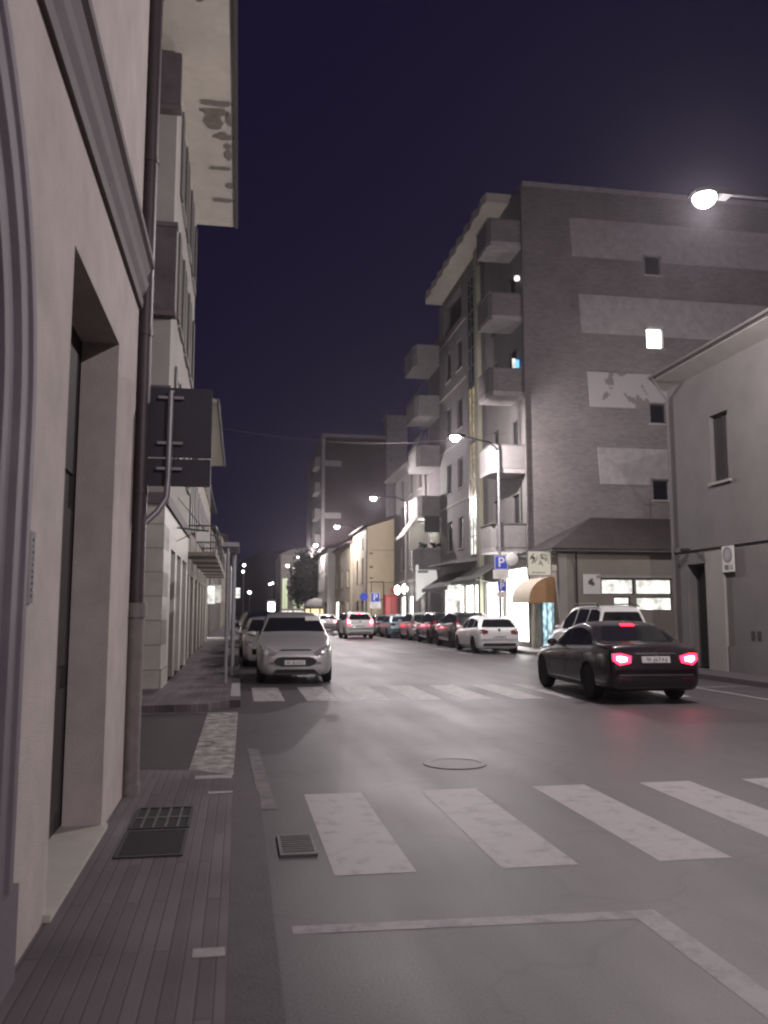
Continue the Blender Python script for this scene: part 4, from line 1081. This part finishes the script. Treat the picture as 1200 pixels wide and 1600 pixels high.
bm = BM(); box(bm, 11.05, 11.1, 45.02, 45.06, .12, 1.35); box(bm, 11.4, 11.45, 45.02, 45.06, .12, 1.35); obj('legs', bm, 'galv', t)
t = thing('projecting_sign', (11.9, 55.0, 2.8), 'white lit projecting shop sign with an angled lower edge', 'sign')
bm = BM(); prism(bm, [(10.85, 4.55), (11.65, 4.55), (12.15, 4.2), (12.2, 3.7), (11.2, 2.6), (10.85, 2.3)], 'y', 52.0, 52.12); obj('board', bm, mat('proj_board', (.6, .6, .58), .5, emis=(1, 1, .96), estr=.35), t)
bm = BM(); box(bm, 10.95, 11.6, 51.985, 52.0, 4.05, 4.2); obj('lettering', bm, 'sign_disc', t)
t = thing('projecting_sign', (11.6, 43, 2.4), 'small upright white lit sign at the end of the lit shop windows', 'sign')
bm = BM(); box(bm, 11.2, 11.55, 43.8, 43.9, 2.2, 3.1); obj('board', bm, 'lit_soft', t)
t = thing('low_block', (-.1, 24.8, .1), 'low pale grey block standing at the left kerb behind the sign frame', 'bollard block')
bm = BM(); box(bm, -.32, .02, 24.4, 25.2, .1, .62); obj('body', bm, 'concrete', t)
bm = BM(); box(bm, -.34, .04, 24.38, 25.22, .62, .68); obj('lid', bm, 'fascia', t)

# ================================================================= CARS
def crom(p0, p1, p2, p3, t):
    return .5 * ((2 * p1) + (-p0 + p2) * t + (2 * p0 - 5 * p1 + 4 * p2 - p3) * t * t + (-p0 + 3 * p1 - 3 * p2 + p3) * t ** 3)
def hermite(xs, ys, x):
    """monotone cubic"""
    n = len(xs)
    if x <= xs[0]: return ys[0]
    if x >= xs[-1]: return ys[-1]
    d = [(ys[i + 1] - ys[i]) / (xs[i + 1] - xs[i]) for i in range(n - 1)]
    m = [d[0]] + [0 if d[i - 1] * d[i] <= 0 else 2 * d[i - 1] * d[i] / (d[i - 1] + d[i]) for i in range(1, n - 1)] + [d[-1]]
    for i in range(n - 1):
        if x <= xs[i + 1]:
            h = xs[i + 1] - xs[i]; t = (x - xs[i]) / h
            return ys[i] * (1 + 2 * t) * (1 - t) ** 2 + m[i] * h * t * (1 - t) ** 2 + ys[i + 1] * t * t * (3 - 2 * t) + m[i + 1] * h * t * t * (t - 1)
PROFILES = {
 'mpv': dict(L=4.07, hw=.875, st=[(0, .30, .56, .62, .66), (.05, .22, .66, .74, .80), (.2, .2, .76, .87, .91), (.5, .2, .87, .98, .97), (.9, .2, .97, 1.09, 1), (1.25, .2, .99, 1.30, 1), (1.75, .2, 1.01, 1.54, 1), (2.3, .2, 1.03, 1.60, 1),
             (3.2, .2, 1.06, 1.57, 1), (3.6, .2, 1.06, 1.49, .98), (3.82, .22, 1.04, 1.22, .96), (3.95, .25, .98, 1.06, .93), (4.03, .3, .85, .93, .88), (4.07, .4, .62, .72, .8)], wheels=(.82, 3.3), wr=.315, cowl=.98, ws=1.62, rw=(1.10, 1.47)),
 'sedan': dict(L=4.62, hw=.905, st=[(0, .35, .5, .56, .70), (.07, .22, .58, .67, .84), (.35, .2, .72, .80, .95), (.9, .19, .82, .91, 1), (1.45, .19, .88, .98, 1), (1.75, .19, .90, 1.15, 1), (2.25, .19, .92, 1.36, 1), (2.8, .19, .94, 1.42, 1),
             (3.3, .19, .96, 1.37, 1), (3.8, .19, .98, 1.16, 1), (4.02, .2, .985, 1.065, .99), (4.38, .21, .975, 1.045, .96), (4.5, .23, .95, 1.03, .93), (4.57, .27, .86, .95, .89), (4.62, .4, .62, .72, .83)], wheels=(.88, 3.62), wr=.33, cowl=1.5, ws=2.2, rw=(1.08, 1.34)),
 'hatch': dict(L=4.25, hw=.895, st=[(0, .35, .5, .56, .70), (.07, .2, .6, .68, .85), (.35, .18, .74, .82, .95), (.8, .18, .83, .93, 1), (1.2, .18, .88, .99, 1), (1.55, .18, .90, 1.20, 1), (2.0, .18, .92, 1.41, 1), (2.5, .18, .94, 1.46, 1),
             (3.3, .18, .97, 1.43, 1), (3.75, .18, .99, 1.35, .98), (3.98, .2, .98, 1.12, .96), (4.12, .22, .94, 1.0, .93), (4.2, .27, .82, .9, .89), (4.25, .38, .6, .7, .82)], wheels=(.85, 3.45), wr=.32, cowl=1.22, ws=1.95, rw=(1.02, 1.33)),
 'suv': dict(L=4.35, hw=.915, st=[(0, .38, .62, .70, .72), (.07, .26, .76, .85, .85), (.35, .24, .90, .98, .95), (.8, .24, .97, 1.06, 1), (1.15, .24, 1.0, 1.12, 1), (1.5, .24, 1.03, 1.36, 1), (1.9, .24, 1.05, 1.57, 1), (2.4, .24, 1.07, 1.64, 1),
             (3.4, .24, 1.1, 1.61, 1), (3.85, .25, 1.12, 1.52, .98), (4.08, .27, 1.10, 1.26, .96), (4.2, .3, 1.04, 1.12, .93), (4.3, .34, .92, 1.0, .89), (4.35, .45, .7, .8, .83)], wheels=(.86, 3.5), wr=.355, cowl=1.16, ws=1.86, rw=(1.15, 1.5)),
 'van': dict(L=4.25, hw=.92, st=[(0, .35, .58, .66, .72), (.07, .22, .7, .8, .85), (.3, .2, .86, .95, .94), (.65, .2, .96, 1.06, 1), (.95, .2, 1.0, 1.14, 1), (1.25, .2, 1.02, 1.42, 1), (1.65, .2, 1.04, 1.72, 1), (2.1, .2, 1.05, 1.80, 1),
             (3.6, .2, 1.08, 1.80, 1), (3.98, .2, 1.08, 1.74, .98), (4.1, .22, 1.06, 1.52, .97), (4.17, .25, 1.02, 1.2, .95), (4.22, .3, .9, 1.0, .92), (4.25, .4, .65, .78, .86)], wheels=(.82, 3.4), wr=.32, cowl=.98, ws=1.6, rw=(1.14, 1.62)),
}
def paint(name, col, metal=.35, rough=.32):
    return mat(name, col, rough, metal=metal, coat=.8)
def make_car(kind, name, color, pm, label, loc, heading=0, group=None, brake=None, front=None, detail=True, seed=0, rails=False):
    D = PROFILES[kind]; L, HW = D['L'], D['hw']; st = D['st']; xs = [s[0] for s in st]
    def val(k, t): return hermite(xs, [s[k] for s in st], t)
    Y = lambda t: L / 2 - t
    def section(t):
        zb, b, top, hf = val(1, t), val(2, t), val(3, t), val(4, t); hw = HW * hf; h = top - b
        wt = .94 * hw - .40 * max(0, h - .08)
        e = min(.07, h * .45)
        P_ = [(0, zb), (.55 * hw, zb), (.86 * hw, zb + .01), (.965 * hw, zb + .09), (.995 * hw, zb + .2), (hw, (zb + b) / 2 + .02), (.992 * hw, b - .12), (.975 * hw, b - .04), (.945 * hw, b + .01 * min(1, h * 3)),
              (.5 * (.935 * hw + wt), b + .5 * (h - e)), (wt, top - e), (wt * .9, top - e * .32), (wt * .6, top + .004), (0, top + .014)]
        o_ = []
        n = len(P_)
        for i in range(n - 1):
            a, b2_, c, d_ = P_[max(0, i - 1)], P_[i], P_[i + 1], P_[min(n - 1, i + 2)]
            if i == n - 2: d_ = (-P_[i][0], P_[i][1])
            for k in range(3): o_.append((max(0, crom(a[0], b2_[0], c[0], d_[0], k / 3)), crom(a[1], b2_[1], c[1], d_[1], k / 3)))
        o_.append(P_[-1]); return o_
    ts = []
    for a, b in zip(xs, xs[1:]):
        n = max(2, int((b - a) / .09)) if b - a > .1 else 2
        ts += [a + (b - a) * k / n for k in range(n)]
    ts.append(L)
    bm = BM(); rings = []
    for t in ts:
        s = section(t); n = len(s)
        ring = [bm.verts.new((x, Y(t), z)) for x, z in s] + [bm.verts.new((-x, Y(t), z)) for x, z in reversed(s[1:-1])]
        rings.append(ring)
    N = len(rings[0])
    for a, b in zip(rings, rings[1:]):
        for k in range(N): bm.faces.new((a[k], b[k], b[(k + 1) % N], a[(k + 1) % N]))
    bm.faces.new(rings[0]); bm.faces.new(list(reversed(rings[-1])))
    bmesh.ops.recalc_face_normals(bm, faces=bm.faces)
    bvh = BVHTree.FromBMesh(bm)
    root = thing(name, loc, label, 'car' if kind != 'van' else 'van', group, heading)
    body = obj('body', bm, [pm, 'plastic_black'], root, True, world=False, sharp=35)
    # wheel arches cut out
    cb = BM(); wr = D['wr']
    for tw in D['wheels']:
        for s in (-1, 1):
            lathe(cb, [(wr + .05, HW * .62 * s), (wr + .05, (HW + .2) * s)], (0, Y(tw), wr), 'x', 28)
    bmesh.ops.recalc_face_normals(cb, faces=cb.faces)
    cme = bpy.data.meshes.new('cut'); cb.to_mesh(cme); cb.free(); cme.materials.append(MATS['plastic_black'])
    co = bpy.data.objects.new('cut', cme); COL.objects.link(co)
    body.parent = None
    md = body.modifiers.new('b', 'BOOLEAN'); md.object = co; md.operation = 'DIFFERENCE'; md.solver = 'EXACT'; md.material_mode = 'TRANSFER'
    dg = bpy.context.evaluated_depsgraph_get(); nm = bpy.data.meshes.new_from_object(body.evaluated_get(dg))
    body.modifiers.clear(); old = body.data; body.data = nm; nm.name = 'body'; bpy.data.meshes.remove(old)
    bpy.data.objects.remove(co); bpy.data.meshes.remove(cme); body.parent = root
    nm.set_sharp_from_angle(angle=R(32))
    # patches projected on the body
    def patch(nm_, poly, view, m, off=.006, parent=root, side=1, res=.09, b2=None):
        pb = b2 or BM()
        vs = [pb.verts.new((p[0], p[1], 0)) for p in poly]; f = pb.faces.new(vs)
        geo_v, geo_f = vs, [f]
        x0, x1 = min(p[0] for p in poly), max(p[0] for p in poly); z0, z1 = min(p[1] for p in poly), max(p[1] for p in poly)
        tmp = BM(); tv = [tmp.verts.new((p[0], p[1], 0)) for p in poly]; tmp.faces.new(tv)
        pb.verts.ensure_lookup_table()
        bmesh.ops.delete(pb, geom=vs, context='VERTS')
        k = x0 + res
        while k < x1 - .01:
            bmesh.ops.bisect_plane(tmp, geom=tmp.verts[:] + tmp.edges[:] + tmp.faces[:], plane_co=(k, 0, 0), plane_no=(1, 0, 0)); k += res
        k = z0 + res
        while k < z1 - .01:
            bmesh.ops.bisect_plane(tmp, geom=tmp.verts[:] + tmp.edges[:] + tmp.faces[:], plane_co=(0, k, 0), plane_no=(0, 1, 0)); k += res
        for v in tmp.verts:
            a, z = v.co.x, v.co.y
            if view == 'side': o_, d_ = Vector((2 * side, Y(a), z)), Vector((-side, 0, 0))
            elif view == 'front': o_, d_ = Vector((a, 5, z)), Vector((0, -1, 0))
            else: o_, d_ = Vector((a, -5, z)), Vector((0, 1, 0))
            h = bvh.ray_cast(o_, d_)
            if h[0] is None:
                q = bvh.find_nearest(Vector((o_.x, 0, o_.z)) if view != 'side' else Vector((side * HW, o_.y, o_.z)))
                hit, no = q[0], q[1]
            else: hit, no = h[0], h[1]
            if no.dot(d_) > 0: no = -no
            v.co = hit + no * off
        if b2 is None:
            pb.free(); bmesh.ops.recalc_face_normals(tmp, faces=tmp.faces)
            # rim so the panel has thickness
            be = [e for e in tmp.edges if len(e.link_faces) == 1]
            r_ = bmesh.ops.extrude_edge_only(tmp, edges=be)
            nv = [g_ for g_ in r_['geom'] if isinstance(g_, bmesh.types.BMVert)]
            for v in nv:
                q = bvh.find_nearest(v.co)
                if q[0] is not None: v.co = q[0] - q[1] * .004
            return obj(nm_, tmp, m, parent, True, world=False, sharp=50)
    def pmarks(view, z, x0):
        for k in range(7):
            x = x0 + k * .05 + (.02 if k > 1 else 0) + (.02 if k > 4 else 0)
            o2 = .0335 if view == 'front' else .019; q = (k * 7 + seed * 3) % 4
            xv = x + (.0 if q % 2 else .016); zh = z + (.0, .022, .043, .0)[q]
            patch('plate_character', [(xv, z), (xv + .009, z), (xv + .009, z + .055), (xv, z + .055)], view, 'black_paint', off=o2)
            patch('plate_character', [(x, zh), (x + .028, zh), (x + .028, zh + .012), (x, zh + .012)], view, 'black_paint', off=o2 + .001)
    # side windows
    def sw(ta, tb):
        lo, hi = [], []
        n = 8
        for i in range(n + 1):
            t = ta + (tb - ta) * i / n; l_, h_ = val(2, t) + .035, val(3, t) - .105
            lo.append((t, l_)); hi.append((t, max(h_, l_ + .02)))
        return lo + hi[::-1]
    t0 = D['cowl'] + .32; mid = (D['wheels'][0] + D['wheels'][1]) / 2 + .15
    t2 = next(t for t in reversed(ts) if val(3, t) - val(2, t) > .22)
    for s in (-1, 1):
        patch('side_window', sw(t0, mid - .04), 'side', 'glass_dark', side=s)
        patch('side_window', sw(mid + .04, min(t2, mid + .95)), 'side', 'glass_dark', side=s)
        if t2 > mid + 1.1: patch('side_window', sw(mid + 1.02, t2), 'side', 'glass_dark', side=s)
    zc_, zt_ = val(3, D['cowl']) + .03, val(3, D['ws']) - .03
    wb = HW * .84; wt_ = (.94 * HW - .40 * (val(3, D['ws']) - val(2, D['ws']) - .08)) * .88
    n = 6
    pl_ = [(-wb + (wb * 2) * i / n, zc_ + .015 * (1 - abs(2 * i / n - 1) ** 2) - .012) for i in range(n + 1)] + [(wt_ - 2 * wt_ * i / n, zt_) for i in range(n + 1)]
    wsn = patch('windscreen', pl_, 'front', 'glass_dark')
    z0r, z1r = D['rw']; wbr, wtr = HW * .76, HW * .60
    rwp = [(-wbr, z0r + .03), (-wbr + .05, z0r), (wbr - .05, z0r), (wbr, z0r + .03), (wtr, z1r - .03), (wtr - .05, z1r), (-wtr + .05, z1r), (-wtr, z1r - .03)]
    patch('rear_window', rwp, 'rear', 'glass_dark')
    zb = {'sedan': .80, 'hatch': .86, 'mpv': .86, 'suv': .98, 'van': .90}[kind]
    # tail lights
    bl, bc = ('brake', 'brake_core') if brake else ('tail_off', 'tail_off')
    if brake == 'far': bl = bc = 'brake_far'
    if kind == 'sedan': bl = 'brake_near'
    for s in (-1, 1):
        q = [(s * HW * .50, zb + .03), (s * HW * .52, zb - .08), (s * HW * .74, zb - .12), (s * HW * .86, zb - .04), (s * HW * .86, zb + .07), (s * HW * .7, zb + .08)]
        if kind in ('van', 'mpv', 'suv'): q = [(s * HW * .66, zb + .1), (s * HW * .62, zb - .14), (s * HW * .86, zb - .16), (s * HW * .88, zb + .22), (s * HW * .78, zb + .28)]
        tl = patch('tail_light', q, 'rear', bl, off=.012)
        if brake and brake != 'far':
            cx_ = sum(p[0] for p in q) / len(q); cz_ = sum(p[1] for p in q) / len(q) - .01
            patch('lamp_core', [(cx_ + (p[0] - cx_) * .55, cz_ + (p[1] - cz_) * .5) for p in q], 'rear', bc, off=.02, parent=tl)
    if brake: patch('brake_light', [(-.13, z1r + .0), (.13, z1r + .0), (.12, z1r + .035), (-.12, z1r + .035)], 'rear', bl if brake == 'far' else 'brake', off=.014)
    zp = zb - .02 if kind == 'sedan' else zb - .2
    npz = zp - .06
    patch('number_plate', [(-.26, npz), (.26, npz), (.26, npz + .11), (-.26, npz + .11)], 'rear', 'plate', off=.014)
    rb_ = patch('rear_bumper', [(-HW * .74, .30), (HW * .74, .30), (HW * .72, .42), (-HW * .72, .42)], 'rear', 'plastic_black', off=.01)
    patch('badge', [(.05 * math.cos(R(30 * k)), zb + .06 + .05 * math.sin(R(30 * k))) for k in range(12)], 'rear', 'chrome' if kind != 'sedan' else 'plastic_black', off=.012)
    if kind == 'sedan':
        patch('chrome_strip', [(-HW * .42, npz + .145), (HW * .42, npz + .145), (HW * .40, npz + .165), (-HW * .40, npz + .165)], 'rear', 'chrome', off=.022)
        patch('bumper_trim', [(-HW * .76, .50), (HW * .76, .50), (HW * .76, .518), (-HW * .76, .518)], 'rear', 'chrome', off=.014)
        for s in (-1, 1): patch('reflector', [(s * HW * .52, .43), (s * HW * .74, .43), (s * HW * .74, .46), (s * HW * .52, .46)], 'rear', 'tail_off', off=.014)
        patch('boot_gap', [(-HW * .70, .60), (HW * .70, .60), (HW * .70, .61), (-HW * .70, .61)], 'rear', 'hole', off=.008)
    if detail: pmarks('rear', npz + .03, -.17)
    # front
    fz = {'sedan': .60, 'hatch': .62, 'mpv': .71, 'suv': .80, 'van': .76}[kind]
    for s in (-1, 1):
        patch('headlight', [(s * HW * .46, fz - .02), (s * HW * .56, fz - .09), (s * HW * .82, fz - .05), (s * HW * .93, fz + .14), (s * HW * .80, fz + .14), (s * HW * .6, fz + .06)], 'front', 'lamp_clear', off=.01)
    g0 = fz - .22
    gr = patch('grille', [(-HW * .55, g0 + .03), (-HW * .50, g0 - .05), (-HW * .36, g0 - .09), (HW * .36, g0 - .09), (HW * .50, g0 - .05), (HW * .55, g0 + .03), (HW * .46, g0 + .10), (HW * .34, g0 + .12), (-HW * .34, g0 + .12), (-HW * .46, g0 + .10)], 'front', 'plastic_black', off=.012)
    patch('number_plate', [(-.22, g0 - .055), (.24, g0 - .055), (.24, g0 + .045), (-.22, g0 + .045)], 'front', 'plate', off=.028)
    if detail: pmarks('front', g0 - .035, -.17)
    patch('lower_intake', [(-HW * .56, .27), (HW * .56, .27), (HW * .48, .335), (-HW * .48, .335)], 'front', 'plastic_black', off=.01)
    patch('chrome_strip', [(-HW * .58, .245), (HW * .58, .245), (HW * .58, .268), (-HW * .58, .268)], 'front', 'chrome', off=.016)
    patch('hood_gap', [(-HW * .42, fz + .035), (HW * .42, fz + .035), (HW * .36, fz + .06), (-HW * .36, fz + .06)], 'front', 'plastic_black', off=.008)
    # seams, sill trim, handles
    for s in (-1, 1):
        for t in (D['wheels'][0] + .52, mid, min(mid + .98, D['wheels'][1] - .2)):
            z0_, z1_ = val(1, t) + .16, val(2, t) + .02
            patch('door_gap', [(t - .006, z0_), (t + .006, z0_), (t + .006, z1_), (t - .006, z1_)], 'side', 'plastic_black', off=.003, side=s, res=.12)
        for t in (mid - .22, mid + .72):
            z_ = val(2, t) - .12
            patch('door_handle', [(t, z_), (t + .16, z_ + .005), (t + .16, z_ + .03), (t, z_ + .028)], 'side', pm, off=.025, side=s)
        patch('sill_trim', [(D['wheels'][0] + .42, .25), (D['wheels'][1] - .42, .25), (D['wheels'][1] - .42, .31), (D['wheels'][0] + .42, .31)], 'side', 'plastic_black', off=.006, side=s, res=.3)
        # mirrors
        bm2 = BM(); tm = t0 + .12; zm = val(2, tm) + .10
        lathe(bm2, [(.001, -.05), (.06, -.045), (.085, -.01), (.08, .04), (.05, .075), (.001, .085)], (0, 0, 0), 'y', 14)
        for v in bm2.verts: v.co = Vector((v.co.x * 1.25 + s * (HW + .1), v.co.y + Y(tm), v.co.z * .8 + zm))
        box(bm2, min(s * (HW - .06), s * (HW + .05)), max(s * (HW - .06), s * (HW + .05)), Y(tm) - .03, Y(tm) + .02, zm - .05, zm - .02)
        mr = obj('wing_mirror', bm2, pm, root, True, world=False, sharp=50)
    # wheels
    for tw in D['wheels']:
        for s in (-1, 1):
            bm2 = BM(); wo, wi = s * (HW - .01), s * (HW - .22)
            lathe(bm2, [(wr * .62, wo - s * .015), (wr * .66, wo), (wr * .93, wo - s * .005), (wr, wo - s * .03), (wr, wi + s * .03), (wr * .93, wi), (wr * .6, wi)], (0, Y(tw), wr), 'x', 30)
            wh = obj('wheel', bm2, 'tyre', root, True, world=False, sharp=40)
            bm2 = BM(); lathe(bm2, [(.001, wo - s * .05), (wr * .2, wo - s * .045), (wr * .22, wo - s * .08), (wr * .55, wo - s * .09), (wr * .62, wo - s * .02), (wr * .655, wo - s * .018), (wr * .655, wi)], (0, Y(tw), wr), 'x', 30, 1)
            for k in range(5):
                a = R(72 * k + 18 + seed * 13); c_, s_ = math.cos(a), math.sin(a)
                def pp(r_, w_): return (r_ * c_ - w_ * s_, r_ * s_ + w_ * c_)
                pts4 = [pp(.03, -.04), pp(wr * .62, -.028), pp(wr * .62, .028), pp(.03, .04)]
                v4 = [bm2.verts.new((wo - s * .028, Y(tw) + p[0], wr + p[1])) for p in pts4]; bm2.faces.new(v4)
                v5 = [bm2.verts.new((wo - s * .085, Y(tw) + p[0], wr + p[1])) for p in pts4]
                for j in range(4): bm2.faces.new((v4[j], v4[(j + 1) % 4], v5[(j + 1) % 4], v5[j]))
            obj('rim', bm2, ['rim', 'plastic_black'], wh, False, world=False)
    if rails:
        for s in (-1, 1):
            bm2 = BM(); x_ = s * HW * .70
            tube(bm2, [(x_, Y(1.9), 1.78), (x_, Y(2.05), 1.86), (x_, Y(3.7), 1.86), (x_, Y(3.9), 1.78)], .022, 8); obj('roof_rail', bm2, 'plastic_black', root, True, world=False)
    return root, patch

silver = paint('paint_silver', (.50, .49, .48), .5)
white = paint('paint_white', (.80, .80, .79), .0)
black = paint('paint_black', (.012, .012, .014), .2, .25)
dark = paint('paint_dark_brown', (.035, .028, .033), .35, .22)
lblue = paint('paint_light_blue', (.30, .42, .50), .3)
grey = paint('paint_grey', (.16, .155, .15), .5)
red = paint('paint_dark_red', (.16, .03, .03), .3)

# parked on the left, facing the camera (heading 180)
PI = math.pi
r, patch = make_car('mpv', 'parked_car', None, silver, 'silver compact minivan facing the camera behind the far zebra crossing', (1.33, 21.45, 0), PI, 'cars parked along the left kerb', seed=1)
patch('permit_sticker', [(-.62, 1.40), (-.28, 1.40), (-.28, 1.50), (-.60, 1.50)], 'front', 'sign_white', off=.012)
r.rotation_euler[2] = PI + R(-1.5)
make_car('hatch', 'parked_car', None, silver, 'silver car parked directly behind the silver minivan', (1.02, 27.6, 0), PI, 'cars parked along the left kerb', seed=2)
make_car('suv', 'parked_car', None, black, 'black car third in the left parked row', (.95, 33.2, 0), PI, 'cars parked along the left kerb', seed=3)
for i, (y, k, p, lab) in enumerate(((38.6, 'hatch', dark, 'dark car fourth in the left parked row'), (44.2, 'hatch', black, 'black car fifth in the left parked row'), (49.8, 'suv', grey, 'grey car sixth in the left parked row'))):
    make_car(k, 'parked_car', None, p, lab, (.95, y, 0), PI, 'cars parked along the left kerb', seed=i)
# the dark saloon driving away
make_car('sedan', 'saloon_car', None, dark, 'dark saloon with glowing brake lights turning near the right kerb', (7.37, 16.5, 0), R(-2.5), None, brake='on', seed=2)
# white van in the side-street mouth
make_car('van', 'parked_van', None, white, 'white van with roof rails standing behind the dark saloon', (11.35, 26.1, 0), R(-1), None, rails=True, seed=1)
# parked on the right
G_ = 'cars parked along the right kerb'
make_car('hatch', 'parked_car', None, white, 'white hatchback parked nearest on the right below the parking signs', (10.05, 34.3, 0), R(-1), G_, seed=0)
make_car('suv', 'parked_car', None, dark, 'dark car parked just ahead of the white hatchback', (10.45, 39.6, 0), R(0), G_, seed=1)
make_car('suv', 'parked_car', None, black, 'black tall car second ahead of the white hatchback', (10.55, 44.7, 0), R(0), G_, seed=2)
make_car('mpv', 'parked_car', None, silver, 'silver car parked between the black car and the light blue car', (10.5, 49.9, 0), R(0), G_, seed=3)
make_car('hatch', 'parked_car', None, lblue, 'light blue car parked on the right', (10.15, 55.0, 0), R(0), G_, seed=4)
make_car('hatch', 'parked_car', None, grey, 'grey car parked beyond the light blue car', (10.05, 60.3, 0), R(0), G_, seed=0)
# moving traffic
make_car('suv', 'moving_car', None, white, 'white SUV with red brake lights in the middle of the road', (7.35, 54.2, 0), R(0), 'traffic queueing ahead', brake='on', seed=1)
make_car('hatch', 'moving_car', None, white, 'white car with bright brake lights left of the white SUV', (7.5, 75.0, 0), R(0), 'traffic queueing ahead', brake='on', seed=2)
make_car('mpv', 'moving_car', None, grey, 'grey car with red lights right of the white SUV', (8.15, 63.5, 0), R(0), 'traffic queueing ahead', brake='far', seed=2)
make_car('hatch', 'moving_car', None, red, 'dark red car far ahead of the white car in the queue', (7.4, 84.0, 0), R(0), 'traffic queueing ahead', brake='on', seed=2)

# night haze that catches the lamps
bm = BM(); box(bm, -40, 60, -40, 380, -1.2, 32)
hz = tag(obj('haze', bm, 'hole'), kind='stuff')
hm = bpy.data.materials.new('haze'); hm.use_nodes = True; n = hm.node_tree; n.nodes.clear()
o_ = n.nodes.new('ShaderNodeOutputMaterial'); v_ = n.nodes.new('ShaderNodeVolumePrincipled')
v_.inputs['Color'].default_value = (.85, .8, .9, 1); v_.inputs['Density'].default_value = HAZE; v_.inputs['Anisotropy'].default_value = .72
n.links.new(v_.outputs[0], o_.inputs['Volume'])
hz.data.materials.clear(); hz.data.materials.append(hm)
